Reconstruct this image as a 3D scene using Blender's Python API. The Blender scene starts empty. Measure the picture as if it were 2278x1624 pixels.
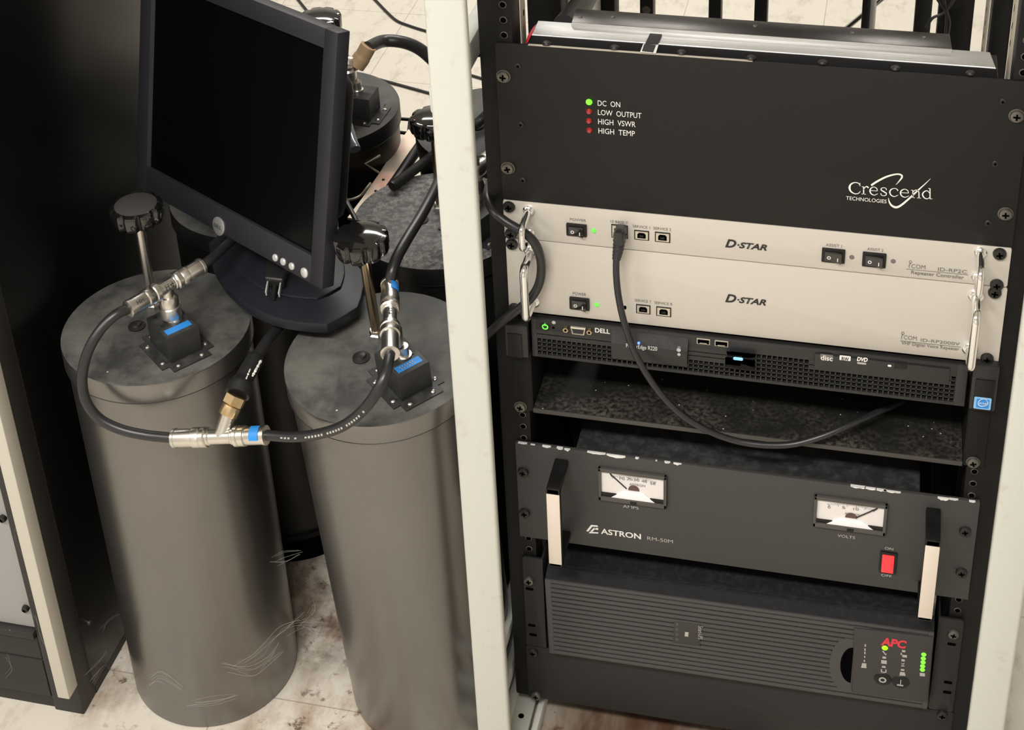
import bpy, bmesh, math, random
from mathutils import Vector, Matrix
from math import sin, cos, pi, radians, hypot, atan2
random.seed(7)
S = bpy.context.scene
COL = S.collection

# ---------------------------------------------------------------- camera
CAM = Vector((0.3501, -1.2901, 1.6231))
CAMR = Matrix.Rotation(0.2530, 3, 'Z') @ Matrix.Rotation(pi/2-0.4866, 3, 'X') @ Matrix.Rotation(-0.0465, 3, 'Z')
FPX, PCX, PCY = 3588.18, 1139.0, 105.0
cd = bpy.data.cameras.new('camera'); cam = bpy.data.objects.new('camera', cd); COL.objects.link(cam)
cam.matrix_world = Matrix.Translation(CAM) @ CAMR.to_4x4()
cd.sensor_width = 36.0; cd.lens = FPX/2278*36; cd.shift_y = -(812-PCY)/2278
cd.clip_start = 0.05; cd.clip_end = 50
S.camera = cam

def at(px, py, axis, val):
    """the world point seen at a spot of the photograph, on the plane x / y / z = val"""
    d = CAMR @ Vector(((px-PCX)/FPX, -(py-PCY)/FPX, -1))
    t = (val-CAM[axis])/d[axis]
    return CAM+d*t

# ---------------------------------------------------------------- light
S.view_settings.view_transform = 'Standard'; S.view_settings.look = 'None'
S.view_settings.gamma = 1; S.view_settings.exposure = 0.60
w = bpy.data.worlds.new('room_light'); S.world = w; w.use_nodes = True
bg = w.node_tree.nodes['Background']; bg.inputs[0].default_value = (1, .96, .92, 1); bg.inputs[1].default_value = 0.05
def area(name, loc, look, sx, sy, power, col):
    l = bpy.data.lights.new(name, 'AREA'); l.shape = 'RECTANGLE'; l.size = sx; l.size_y = sy
    l.energy = power; l.color = col
    o = bpy.data.objects.new(name, l); COL.objects.link(o); o.location = loc
    o.rotation_euler = (Vector(look)-Vector(loc)).to_track_quat('-Z', 'Y').to_euler()
    return o
WARM = (1, .975, .94)
area('front_ceiling_lamp', (-0.1, -1.75, 2.72), (-0.1, -1.74, 0), 1.2, .3, 60, WARM)
area('left_front_ceiling_lamp', (-1.9, -1.75, 2.72), (-1.9, -1.74, 0), 1.2, .3, 30, WARM)
area('rear_ceiling_lamp', (-.3, 2.2, 2.72), (-.3, 2.21, 0), 2.4, .3, 58, WARM)

# ---------------------------------------------------------------- materials
def nd(nt, t, **k):
    n = nt.nodes.new(t)
    for a, b in k.items(): setattr(n, a, b)
    return n
def mat(name, col, rough=.5, metal=0, spec=.5, dust=None, dscale=30, damt=.5, dlo=.45, dhi=.7, bump=0, bscale=400,
        emit=0, brushed=False, coat=0, updust=False, alpha=1, var=0, grad=None, fleck=0):
    m = bpy.data.materials.new(name); m.use_nodes = True; nt = m.node_tree
    b = nt.nodes['Principled BSDF']
    c = (*col, 1)
    b.inputs['Base Color'].default_value = c
    b.inputs['Roughness'].default_value = rough; b.inputs['Metallic'].default_value = metal
    b.inputs['Specular IOR Level'].default_value = spec
    if coat: b.inputs['Coat Weight'].default_value = coat; b.inputs['Coat Roughness'].default_value = .08
    if emit:
        b.inputs['Emission Color'].default_value = c; b.inputs['Emission Strength'].default_value = emit
    if alpha < 1: b.inputs['Alpha'].default_value = alpha
    tc = nd(nt, 'ShaderNodeTexCoord')
    vec = tc.outputs['Object']
    last = None
    if var:
        n = nd(nt, 'ShaderNodeTexNoise'); n.inputs['Scale'].default_value = 9; n.inputs['Detail'].default_value = 5
        nt.links.new(vec, n.inputs['Vector'])
        mx = nd(nt, 'ShaderNodeMix', data_type='RGBA', blend_type='MULTIPLY')
        r = nd(nt, 'ShaderNodeMapRange'); r.inputs[1].default_value = .3; r.inputs[2].default_value = .7
        r.inputs[3].default_value = 1-var; r.inputs[4].default_value = 1+var
        nt.links.new(n.outputs['Fac'], r.inputs[0])
        mx.inputs[0].default_value = 1; mx.inputs[6].default_value = c; nt.links.new(r.outputs[0], mx.inputs[7])
        last = mx.outputs[2]
    if dust:
        n = nd(nt, 'ShaderNodeTexNoise'); n.inputs['Scale'].default_value = dscale; n.inputs['Detail'].default_value = 8
        n.inputs['Roughness'].default_value = .65
        nt.links.new(vec, n.inputs['Vector'])
        r = nd(nt, 'ShaderNodeMapRange'); r.inputs[1].default_value = dlo; r.inputs[2].default_value = dhi
        r.inputs[3].default_value = 0; r.inputs[4].default_value = damt
        nt.links.new(n.outputs['Fac'], r.inputs[0])
        fac = r.outputs[0]
        if updust:
            g = nd(nt, 'ShaderNodeNewGeometry'); sp = nd(nt, 'ShaderNodeSeparateXYZ'); nt.links.new(g.outputs['Normal'], sp.inputs[0])
            r2 = nd(nt, 'ShaderNodeMapRange'); r2.inputs[1].default_value = .5; r2.inputs[2].default_value = .9
            nt.links.new(sp.outputs['Z'], r2.inputs[0])
            mu = nd(nt, 'ShaderNodeMath', operation='MULTIPLY'); nt.links.new(fac, mu.inputs[0]); nt.links.new(r2.outputs[0], mu.inputs[1])
            fac = mu.outputs[0]
        if grad:
            sp = nd(nt, 'ShaderNodeSeparateXYZ'); nt.links.new(vec, sp.inputs[0])
            r2 = nd(nt, 'ShaderNodeMapRange'); r2.inputs[1].default_value = grad[0]; r2.inputs[2].default_value = grad[1]; r2.inputs[3].default_value = grad[2]; r2.inputs[4].default_value = grad[3]
            nt.links.new(sp.outputs['Y'], r2.inputs[0])
            n2 = nd(nt, 'ShaderNodeTexNoise'); n2.inputs['Scale'].default_value = 16; nt.links.new(vec, n2.inputs['Vector'])
            r3 = nd(nt, 'ShaderNodeMapRange'); r3.inputs[1].default_value = .36; r3.inputs[2].default_value = .62; nt.links.new(n2.outputs['Fac'], r3.inputs[0])
            for q in (r2, r3):
                mu = nd(nt, 'ShaderNodeMath', operation='MULTIPLY'); nt.links.new(fac, mu.inputs[0]); nt.links.new(q.outputs[0], mu.inputs[1]); fac = mu.outputs[0]
        mx = nd(nt, 'ShaderNodeMix', data_type='RGBA')
        nt.links.new(fac, mx.inputs[0])
        if last: nt.links.new(last, mx.inputs[6])
        else: mx.inputs[6].default_value = c
        mx.inputs[7].default_value = (*dust, 1)
        last = mx.outputs[2]
        rr = nd(nt, 'ShaderNodeMapRange'); rr.inputs[3].default_value = rough; rr.inputs[4].default_value = .9
        nt.links.new(fac, rr.inputs[0]); nt.links.new(rr.outputs[0], b.inputs['Roughness'])
    if fleck:
        n = nd(nt, 'ShaderNodeTexVoronoi'); n.inputs['Scale'].default_value = fleck; n.inputs['Randomness'].default_value = 1
        nt.links.new(vec, n.inputs['Vector'])
        r = nd(nt, 'ShaderNodeMapRange'); r.inputs[1].default_value = .10; r.inputs[2].default_value = .07; nt.links.new(n.outputs['Distance'], r.inputs[0])
        sc = nd(nt, 'ShaderNodeSeparateColor'); nt.links.new(n.outputs['Color'], sc.inputs[0])
        gt = nd(nt, 'ShaderNodeMath', operation='GREATER_THAN'); nt.links.new(sc.outputs[0], gt.inputs[0]); gt.inputs[1].default_value = .62
        mu = nd(nt, 'ShaderNodeMath', operation='MULTIPLY'); nt.links.new(r.outputs[0], mu.inputs[0]); nt.links.new(gt.outputs[0], mu.inputs[1])
        mx = nd(nt, 'ShaderNodeMix', data_type='RGBA'); nt.links.new(mu.outputs[0], mx.inputs[0])
        if last: nt.links.new(last, mx.inputs[6])
        else: mx.inputs[6].default_value = c
        mx.inputs[7].default_value = (.55, .53, .48, 1); last = mx.outputs[2]
    if last: nt.links.new(last, b.inputs['Base Color'])
    if bump:
        n = nd(nt, 'ShaderNodeTexNoise'); n.inputs['Scale'].default_value = bscale; n.inputs['Detail'].default_value = 3
        if brushed:
            mp = nd(nt, 'ShaderNodeMapping'); mp.inputs['Scale'].default_value = (.03, 1, 1)
            nt.links.new(vec, mp.inputs['Vector']); nt.links.new(mp.outputs[0], n.inputs['Vector'])
        else: nt.links.new(vec, n.inputs['Vector'])
        bp = nd(nt, 'ShaderNodeBump'); bp.inputs['Strength'].default_value = bump; bp.inputs['Distance'].default_value = .001
        nt.links.new(n.outputs['Fac'], bp.inputs['Height']); nt.links.new(bp.outputs[0], b.inputs['Normal'])
    return m
def bm_(v): return tuple((x/255/12.92 if x/255 <= .04045 else ((x/255+.055)/1.055)**2.4) for x in v)

M = dict(
 black=mat('black_enamel', (.005, .005, .005), .45, spec=.35),
 void=mat('black_opening', (.002, .002, .002), .9, spec=0),
 amp=mat('black_panel_paint', (.0085, .0080, .0072), .55, spec=.28, bump=.15, bscale=900),
 silver=mat('painted_silver_panel', (.53, .49, .435), .45, metal=.2, bump=.1, bscale=1500),
 chrome=mat('polished_chrome', (.90, .89, .88), .13, 1),
 screwb=mat('blackened_screw', (.03, .028, .026), .4, .5),
 screws=mat('dull_nickel_screw', (.16, .15, .13), .38, .8),
 steel=mat('nickel_connector', (.70, .67, .62), .30, 1, var=.12),
 brass=mat('brass_connector', (.60, .45, .26), .3, 1),
 bronze=mat('bronzed_steel_rod', (.42, .33, .22), .25, 1),
 flange=mat('flat_black_flange', (.004, .004, .0045), .75, spec=.15),
 alu=mat('brushed_aluminium', (.60, .595, .585), .45, .85, bump=.25, bscale=1200, brushed=True),
 aludark=mat('aluminium_lid_dark_reflection', (.13, .122, .115), .3, 1, bump=.1, bscale=1200, brushed=True),  # aluminium darkened to paint in the dark surroundings the lid reflects
 ink=mat('black_printing', (.015, .014, .014), .6),
 greyink=mat('grey_printing', (.14, .13, .12), .6),
 white=mat('white_printing', (.72, .70, .66), .6),
 dimwhite=mat('dim_white_printing', (.38, .36, .33), .6),
 red=mat('red_printing', (.62, .03, .05), .5),
 green=mat('lit_green_lamp', (.10, 1, .02), .4, emit=1.6),
 lime=mat('lit_lime_lamp', (.22, 1, .0), .4, emit=1.1),
 dimgreen=mat('green_lamp', (.12, .62, .06), .4, emit=.35),
 redled=mat('unlit_red_lamp', (.30, .015, .015), .2, spec=.8),
 redlit=mat('red_rocker', (.75, .03, .04), .35, emit=.25),
 blueled=mat('lit_blue_lamp', (.08, .16, 1), .4, emit=2),
 bluetag=mat('glowing_blue_tag', (.22, .50, .95), .4, emit=.45),
 blue=mat('blue_tape', (.02, .22, .62), .5, var=.25),
 palebl=mat('pale_blue_border', (.22, .45, .72), .5),
 rack=mat('black_rack_steel', (.006, .0058, .0056), .5, spec=.2, dust=(.08, .07, .06), dscale=45, damt=.10, dlo=.5, dhi=.8),
 galv=mat('galvanised_strip', (.50, .45, .37), .5, .5),
 cream=mat('cream_post_paint', (.56, .56, .51), .5, dust=(.36, .33, .28), dscale=38, damt=.5, dlo=.58, dhi=.75, bump=.12, bscale=60),
 trim=mat('cream_trim_paint', (.53, .50, .43), .5),
 cab=mat('black_gloss_side', (.002, .002, .002), .34, spec=.42, dust=(.06, .055, .05), dscale=160, damt=.5, dlo=.72, dhi=.76),
 cabf=mat('dark_grey_cabinet', (.022, .0205, .019), .5, spec=.35, dust=(.5, .46, .4), dscale=130, damt=.7, dlo=.70, dhi=.74),
 greyp=mat('mid_grey_panel', (.33, .325, .32), .5),
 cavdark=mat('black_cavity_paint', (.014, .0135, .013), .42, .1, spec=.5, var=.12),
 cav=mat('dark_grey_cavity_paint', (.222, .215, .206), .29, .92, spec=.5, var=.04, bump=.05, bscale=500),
 lid=mat('dusty_cavity_lid', (.036, .036, .035), .6, dust=(.135, .130, .112), dscale=22, damt=.75, dlo=.40, dhi=.66, updust=True, bump=.12, bscale=350, fleck=62),
 lid2=mat('speckled_cavity_lid', (.05, .05, .05), .55, dust=(.30, .29, .27), dscale=150, damt=.85, dlo=.42, dhi=.64, updust=True, bump=.2, bscale=250),
 box=mat('black_coupling_box', (.022, .022, .022), .48, dust=(.10, .095, .085), dscale=60, damt=.4, updust=True),
 knob=mat('glossy_black_knob', (.006, .006, .006), .1, spec=.6, coat=.5),
 knobd=mat('dusty_knob_face', (.035, .033, .03), .8),
 cable=mat('black_cable_jacket', (.016, .016, .017), .36),
 cable2=mat('black_rubber_cable', (.010, .010, .010), .45),
 tan=mat('tan_heat_shrink', (.36, .24, .13), .55, var=.15),
 bezel=mat('charcoal_monitor_plastic', (.017, .0165, .021), .5, spec=.4, bump=.1, bscale=1500),
 bezel2=mat('charcoal_stand_plastic', (.0095, .0095, .014), .5, spec=.4),
 screen=mat('black_screen_glass', (.0015, .0015, .0015), .35, spec=.12),
 badge=mat('silver_badge', (.50, .50, .50), .3, .7),
 button=mat('silver_button', (.58, .57, .56), .35, .4),
 astron=mat('dark_grey_panel_paint', (.042, .0405, .039), .5, spec=.4, bump=.15, bscale=900),
 chip=mat('bare_metal_chip', (.80, .79, .77), .4, .2),
 dusty=mat('dusty_black_lid', (.010, .010, .0105), .6, dust=(.055, .054, .052), dscale=90, damt=.6, dlo=.45, dhi=.75),
 shelf=mat('dusty_shelf_steel', (.008, .008, .007), .5, spec=.3, dust=(.20, .18, .145), dscale=210, damt=.62, dlo=.42, dhi=.74, grad=(.0, .065, 1, .10), fleck=120),
 shelflip=mat('shelf_lip_steel', (.045, .041, .036), .5),
 barface=mat('bare_aluminium_bar', (.78, .70, .62), .42, .5),
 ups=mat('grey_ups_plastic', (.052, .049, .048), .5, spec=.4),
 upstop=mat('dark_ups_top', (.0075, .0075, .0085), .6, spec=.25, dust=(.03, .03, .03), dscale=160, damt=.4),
 upsdisp=mat('display_plastic', (.034, .031, .030), .5, spec=.4),
 blank=mat('black_blank_panel', (.016, .0155, .015), .5, spec=.35, bump=.1, bscale=900),
 server=mat('black_server_bezel', (.017, .017, .017), .42, spec=.45),
 meter=mat('cream_meter_face', (.72, .68, .66), .5),
 meterw=mat('white_meter_mask', (.82, .80, .82), .5),
 glassy=mat('meter_rim', (.06, .055, .05), .3),
 brown=mat('brown_pivot', (.09, .05, .045), .5),
 clear=mat('cloudy_clear_tube', (.10, .12, .15), .15, spec=.8),
 copper=mat('pinkish_bare_bar', (.62, .52, .42), .4, .6, dust=(.75, .42, .34), dscale=14, damt=.7, dlo=.48, dhi=.62),
 redwire=mat('red_wire', (.55, .02, .04), .4),
 web=mat('cobweb_fibre', (.55, .53, .50), .9, alpha=.24),
 port=mat('port_metal', (.55, .50, .42), .35, .6),
)

def floor_mat():
    m = bpy.data.materials.new('cream_vinyl_tile'); m.use_nodes = True; nt = m.node_tree; b = nt.nodes['Principled BSDF']
    tc = nd(nt, 'ShaderNodeTexCoord'); v = tc.outputs['Object']
    def noise(scale, det=4, rough=.6, stretch=None):
        n = nd(nt, 'ShaderNodeTexNoise'); n.inputs['Scale'].default_value = scale; n.inputs['Detail'].default_value = det; n.inputs['Roughness'].default_value = rough
        if stretch:
            mp = nd(nt, 'ShaderNodeMapping'); mp.inputs['Scale'].default_value = stretch; nt.links.new(v, mp.inputs[0]); nt.links.new(mp.outputs[0], n.inputs['Vector'])
        else: nt.links.new(v, n.inputs['Vector'])
        return n.outputs['Fac']
    def ramp(f, lo, hi, a=0, c=1):
        r = nd(nt, 'ShaderNodeMapRange'); r.inputs[1].default_value = lo; r.inputs[2].default_value = hi; r.inputs[3].default_value = a; r.inputs[4].default_value = c
        nt.links.new(f, r.inputs[0]); return r.outputs[0]
    def mth(op, a, c):
        n = nd(nt, 'ShaderNodeMath', operation=op)
        for i, x in enumerate((a, c)):
            if isinstance(x, (int, float)): n.inputs[i].default_value = x
            else: nt.links.new(x, n.inputs[i])
        return n.outputs[0]
    def mix(f, a, c):
        n = nd(nt, 'ShaderNodeMix', data_type='RGBA'); nt.links.new(f, n.inputs[0])
        for i, x in ((6, a), (7, c)):
            if isinstance(x, tuple): n.inputs[i].default_value = (*x, 1)
            else: nt.links.new(x, n.inputs[i])
        return n.outputs[2]
    sp = nd(nt, 'ShaderNodeSeparateXYZ'); nt.links.new(v, sp.inputs[0])
    c = mix(ramp(noise(26, 6, .7, (1, .45, 1)), .52, .72), (.60, .553, .475), (.38, .345, .29))
    c = mix(ramp(noise(5, 3), .4, .7, 0, .35), c, (.64, .595, .515))
    # joints
    jx = mth('ABSOLUTE', mth('SUBTRACT', mth('FRACT', mth('DIVIDE', mth('ADD', sp.outputs['X'], .685+3.05), .305), 0), .5), 0)
    jy = mth('ABSOLUTE', mth('SUBTRACT', mth('FRACT', mth('DIVIDE', mth('ADD', sp.outputs['Y'], .03+3.05), .305), 0), .5), 0)
    j = mth('MAXIMUM', ramp(jx, .496, .4985), ramp(jy, .496, .4985))
    c = mix(mth('MULTIPLY', j, .6), c, (.20, .165, .13))
    # rust and grime where the cylinders and the rack stand
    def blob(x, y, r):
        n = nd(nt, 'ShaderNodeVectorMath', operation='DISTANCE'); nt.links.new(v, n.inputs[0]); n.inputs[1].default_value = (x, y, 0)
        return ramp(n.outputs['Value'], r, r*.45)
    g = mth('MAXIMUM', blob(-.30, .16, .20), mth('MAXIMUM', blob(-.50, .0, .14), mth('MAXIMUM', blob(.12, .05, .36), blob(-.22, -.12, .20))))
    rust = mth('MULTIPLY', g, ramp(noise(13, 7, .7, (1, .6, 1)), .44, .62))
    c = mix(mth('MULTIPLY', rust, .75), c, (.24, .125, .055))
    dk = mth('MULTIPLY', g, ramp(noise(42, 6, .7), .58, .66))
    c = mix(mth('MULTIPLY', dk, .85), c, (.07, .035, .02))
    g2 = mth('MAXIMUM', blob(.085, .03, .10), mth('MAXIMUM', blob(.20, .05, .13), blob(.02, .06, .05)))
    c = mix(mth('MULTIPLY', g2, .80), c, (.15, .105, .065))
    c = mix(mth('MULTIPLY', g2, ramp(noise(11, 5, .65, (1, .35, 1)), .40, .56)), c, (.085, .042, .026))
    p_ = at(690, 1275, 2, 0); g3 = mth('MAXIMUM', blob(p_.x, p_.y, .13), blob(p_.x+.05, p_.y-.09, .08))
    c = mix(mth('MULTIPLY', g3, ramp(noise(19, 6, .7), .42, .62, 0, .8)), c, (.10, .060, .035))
    nt.links.new(c, b.inputs['Base Color'])
    b.inputs['Roughness'].default_value = .45
    b.inputs['Specular IOR Level'].default_value = .35
    return m
M['floor'] = floor_mat()

# ---------------------------------------------------------------- mesh helpers
class G:
    def __init__(s, *mats):
        s.bm = bmesh.new(); s.mats = [M[m] if isinstance(m, str) else m for m in mats]; s.mi = 0
    def _merge(s, b, mtx=None):
        if mtx is not None: bmesh.ops.transform(b, matrix=mtx, verts=b.verts)
        for f in b.faces: f.material_index = s.mi
        me = bpy.data.meshes.new('t'); b.to_mesh(me); b.free()
        s.bm.from_mesh(me); bpy.data.meshes.remove(me); return s
    def box(s, x0, x1, y0, y1, z0, z1, bev=0, seg=2, mtx=None):
        b = bmesh.new(); bmesh.ops.create_cube(b, size=1)
        bmesh.ops.transform(b, matrix=Matrix.Translation(((x0+x1)/2, (y0+y1)/2, (z0+z1)/2)) @ Matrix.Diagonal((abs(x1-x0), abs(y1-y0), abs(z1-z0), 1)), verts=b.verts)
        if bev: bmesh.ops.bevel(b, geom=b.edges[:], offset=bev, segments=seg, affect='EDGES', profile=.5)
        return s._merge(b, mtx)
    def lathe(s, prof, n=40, mtx=None, lobes=0, depth=0):
        """profile of (radius, height), turned round the z axis"""
        b = bmesh.new(); rings = []
        for r, z in prof:
            if r <= 1e-6: rings.append([b.verts.new((0, 0, z))])
            else:
                ring = []
                for i in range(n):
                    a = 2*pi*i/n; q = r
                    if lobes: q = r-depth*min(1, r/prof[1][0])*math.exp(-((((a*lobes/(2*pi)) % 1)-.5)/.13)**2)
                    ring.append(b.verts.new((q*cos(a), q*sin(a), z)))
                rings.append(ring)
        for A, B in zip(rings, rings[1:]):
            if len(A) == 1 and len(B) == 1: continue
            for i in range(n):
                k = (i+1) % n
                if len(A) == 1: b.faces.new((A[0], B[k], B[i]))
                elif len(B) == 1: b.faces.new((A[i], A[k], B[0]))
                else: b.faces.new((A[i], A[k], B[k], B[i]))
        bmesh.ops.recalc_face_normals(b, faces=b.faces)
        return s._merge(b, mtx)
    def cyl(s, p0, p1, r, r1=None, n=24, bev=0):
        p0, p1 = Vector(p0), Vector(p1); d = p1-p0; L = d.length; r1 = r if r1 is None else r1
        q = d.to_track_quat('Z', 'Y').to_matrix().to_4x4()
        if bev: pr = [(0, 0), (r-bev, 0), (r, bev), (r1, L-bev), (r1-bev, L), (0, L)]
        else: pr = [(0, 0), (r, 0), (r1, L), (0, L)]
        return s.lathe(pr, n, Matrix.Translation(p0) @ q)
    def turned(s, p0, p1, prof, n=24):
        """lathe profile of (radius, fraction) along p0-p1"""
        p0, p1 = Vector(p0), Vector(p1); d = p1-p0; L = d.length
        q = d.to_track_quat('Z', 'Y').to_matrix().to_4x4()
        return s.lathe([(0, prof[0][1]*L)]+[(r, f*L) for r, f in prof]+[(0, prof[-1][1]*L)], n, Matrix.Translation(p0) @ q)
    def tube(s, pts, r, n=12, smooth=True, sub=8):
        pts = [Vector(p) for p in pts]
        if smooth and len(pts) > 2:
            out = []; P_ = [pts[0]*2-pts[1]]+pts+[pts[-1]*2-pts[-2]]
            for i in range(1, len(P_)-2):
                a, b_, c, d = P_[i-1:i+3]
                for k in range(sub):
                    t = k/sub
                    out.append(.5*((2*b_)+(c-a)*t+(2*a-5*b_+4*c-d)*t*t+(3*b_-a-3*c+d)*t**3))
            out.append(pts[-1]); pts = out
        b = bmesh.new(); rings = []; up = None
        for i, p in enumerate(pts):
            d = (pts[min(i+1, len(pts)-1)]-pts[max(i-1, 0)]).normalized()
            if up is None: up = d.orthogonal().normalized()
            up = (up-d*up.dot(d)).normalized(); sd = d.cross(up)
            rr = r(i/(len(pts)-1)) if callable(r) else r
            rings.append([b.verts.new(p+(up*cos(2*pi*k/n)+sd*sin(2*pi*k/n))*rr) for k in range(n)])
        for A, B in zip(rings, rings[1:]):
            for k in range(n): b.faces.new((A[k], A[(k+1) % n], B[(k+1) % n], B[k]))
        b.faces.new(rings[0][::-1]); b.faces.new(rings[-1])
        bmesh.ops.recalc_face_normals(b, faces=b.faces)
        s.path = pts
        return s._merge(b)
    def prism(s, poly, h0, h1, mtx=None, bev=0):
        """polygon in (x, y) lifted from h0 to h1 along z, then placed by mtx"""
        b = bmesh.new()
        A = [b.verts.new((x, y, h0)) for x, y in poly]; B = [b.verts.new((x, y, h1)) for x, y in poly]; n = len(poly)
        b.faces.new(A[::-1]); top = b.faces.new(B)
        for i in range(n): b.faces.new((A[i], A[(i+1) % n], B[(i+1) % n], B[i]))
        bmesh.ops.recalc_face_normals(b, faces=b.faces)
        if bev: bmesh.ops.bevel(b, geom=[e for e in b.edges if abs(e.verts[0].co.z-e.verts[1].co.z) < 1e-7], offset=bev, segments=2, affect='EDGES', profile=.5)
        return s._merge(b, mtx)
    def front(s, poly, y0, y1, bev=0):
        """polygon in (x, z), standing upright, front at y0 and back at y1"""
        return s.prism([(x, z) for x, z in poly], -y1, -y0, Matrix.Rotation(pi/2, 4, 'X'), bev)
    def rrect(s, x0, x1, z0, z1, y0, y1, r=.003, bev=0):
        p = []
        for cx, cz, a in ((x1-r, z1-r, 0), (x0+r, z1-r, 90), (x0+r, z0+r, 180), (x1-r, z0+r, 270)):
            for k in range(5): p.append((cx+r*cos(radians(a+22.5*k)), cz+r*sin(radians(a+22.5*k))))
        return s.front(p, y0, y1, bev)
    def disc(s, x, z, y0, y1, r, n=20):
        return s.cyl((x, y1, z), (x, y0, z), r, n=n)
    def obj(s, name, parent=None, smooth=.6, **props):
        me = bpy.data.meshes.new(name)
        root = parent
        while root is not None and root.parent is not None: root = root.parent
        if root is not None and root.get('_world'):
            bmesh.ops.transform(s.bm, matrix=root.matrix_basis.inverted(), verts=s.bm.verts)
        s.bm.to_mesh(me); s.bm.free()
        for m in s.mats: me.materials.append(m)
        if smooth:
            for p in me.polygons: p.use_smooth = True
            me.set_sharp_from_angle(angle=smooth)
        o = bpy.data.objects.new(name, me); COL.objects.link(o)
        if parent is not None: o.parent = parent
        for k, v in props.items(): o[k] = v
        return o

def tag(o, label, cat, group=None, kind=None):
    o['label'] = label; o['category'] = cat
    if group: o['group'] = group
    if kind: o['kind'] = kind
    return o
def thing(name, label, cat, loc=(0, 0, 0), group=None, world=True):
    o = bpy.data.objects.new(name, None); COL.objects.link(o); o.location = loc; o.empty_display_size = .05
    if world: o['_world'] = 1
    return tag(o, label, cat, group)
def copy_tree(o, parent=None):
    c = o.copy(); COL.objects.link(c)
    if parent is not None: c.parent = parent
    for ch in o.children: copy_tree(ch, c)
    return c

def text(name, body, p0, p1, cap, y, m, parent, shear=0, bold=0, back=.0004):
    """raised-print lettering on an upright panel: p0/p1 are the two ends of its base line in the photograph, cap the letter height there"""
    a, b = at(*p0, 1, y), at(*p1, 1, y)
    h = (at(p0[0], p0[1]-cap, 1, y)-a).length
    cu = bpy.data.curves.new('t', 'FONT'); cu.body = body; cu.size = 1; cu.shear = shear; cu.offset = bold; cu.resolution_u = 3
    o = bpy.data.objects.new('t', cu); COL.objects.link(o)
    bpy.context.view_layer.update()
    me = bpy.data.meshes.new_from_object(o.evaluated_get(bpy.context.evaluated_depsgraph_get()))
    bpy.data.objects.remove(o); bpy.data.curves.remove(cu)
    xs = [v.co.x for v in me.vertices]; ys = [v.co.y for v in me.vertices]
    x0, x1 = min(xs), max(xs); zc = (a.z+b.z)/2
    H = .729 if not body.islower() else .729
    g = G(m); g.bm.from_mesh(me); bpy.data.meshes.remove(me)
    for v in g.bm.verts:
        u = (v.co.x-x0)/(x1-x0)
        v.co = Vector((a.x+(b.x-a.x)*u, y-back, zc+v.co.y*h/H))
    bmesh.ops.recalc_face_normals(g.bm, faces=g.bm.faces)
    if g.bm.faces and sum(f.normal.y for f in g.bm.faces) > 0: bmesh.ops.reverse_faces(g.bm, faces=g.bm.faces)
    return g.obj(name, parent, smooth=0)

def screw(px, py, y, r, parent, m='screwb', h=.0035, washer=0, name='screw'):
    c = at(px, py, 1, y-h*.6) if py is not None else px
    g = G(m, 'void')
    x, z = c.x, c.z
    q = Matrix.Translation((x, y, z)) @ Matrix.Rotation(pi/2, 4, 'X')
    if washer: g.lathe([(0, 0), (r*washer, 0), (r*washer, .0009), (r*.9, .0012)], 24, q)
    g.lathe([(r, 0), (r, h*.45), (r*.86, h*.85), (r*.5, h), (0, h)], 24, q)
    g.mi = 1
    rot = Matrix.Translation((x, y-h, z)) @ Matrix.Rotation(random.uniform(-.3, .3), 4, 'Y')
    a, b = r*.5, r*.13
    g.box(-a, a, -.0004, .0012, -b, b, mtx=rot); g.box(-b, b, -.0004, .0012, -a, a, mtx=rot)
    return g.obj(name, parent)

# ================================================================ the room
RX0, RX1, RY0, RY1, RH = -3.2, 2.6, -3.4, 4.2, 2.75
g = G('floor'); g.box(RX0, RX1, RY0, RY1, -.05, 0)
o = g.obj('floor', smooth=0); o['kind'] = 'structure'
M['wall'] = mat('pale_wall_paint', (.60, .58, .54), .8); M['ceil'] = mat('white_ceiling_tile', (.70, .68, .63), .9)
for nm, bx_, m_ in (('wall_left', (RX0-.1, RX0, RY0, RY1, 0, RH), 'wall'), ('wall_right', (RX1, RX1+.1, RY0, RY1, 0, RH), 'wall'),
                    ('wall_front', (RX0, RX1, RY0-.1, RY0, 0, RH), 'wall'), ('wall_back', (RX0, RX1, RY1, RY1+.1, 0, RH), 'wall'), ('ceiling', (RX0, RX1, RY0, RY1, RH, RH+.1), 'ceil')):
    g = G(m_); g.box(*bx_); o = g.obj(nm, smooth=0); o['kind'] = 'structure'

# ================================================================ cabinet at the left edge
CX, CY = -.5362, -.100
t = thing('equipment_cabinet', 'tall black equipment cabinet with cream corner trim at the left edge of the photo', 'cabinet', (-.83, .2, 0))
g = G('cab'); g.box(-1.12, CX, CY+.03, .56, .012, 1.62, .002); g.obj('cabinet_body', t)
g = G('cabf'); g.box(CX-.040, CX-.0008, CY, CY+.035, 0, 1.62, .002); g.box(-1.12, CX-.041, CY+.004, CY+.034, 0, .020, .001)
g.box(-1.12, CX-.0005, CY+.034, .55, 0, .012); g.obj('front_frame', t)
g = G('cabf'); g.box(-1.1, CX-.0415, CY+.001, CY+.03, .021, .083, .0015); g.obj('plinth_panel', t)
g = G('cabf'); g.box(-1.1, CX-.0415, CY+.002, CY+.03, .085, .122, .0015); g.box(-1.1, CX-.0415, CY-.004, CY+.03, .1235, .134, .002); g.obj('lower_rail', t)
g = G('greyp'); g.box(-1.1, CX-.0415, CY+.004, CY+.03, .136, 1.6, .002); g.obj('front_panel', t, label='plain mid grey front panel')
g = G('trim'); g.box(CX-.0150, CX+.0006, CY-.022, CY-.0002, .053, 1.62, .0012); g.obj('corner_trim', t, label='cream square corner trim')
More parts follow.
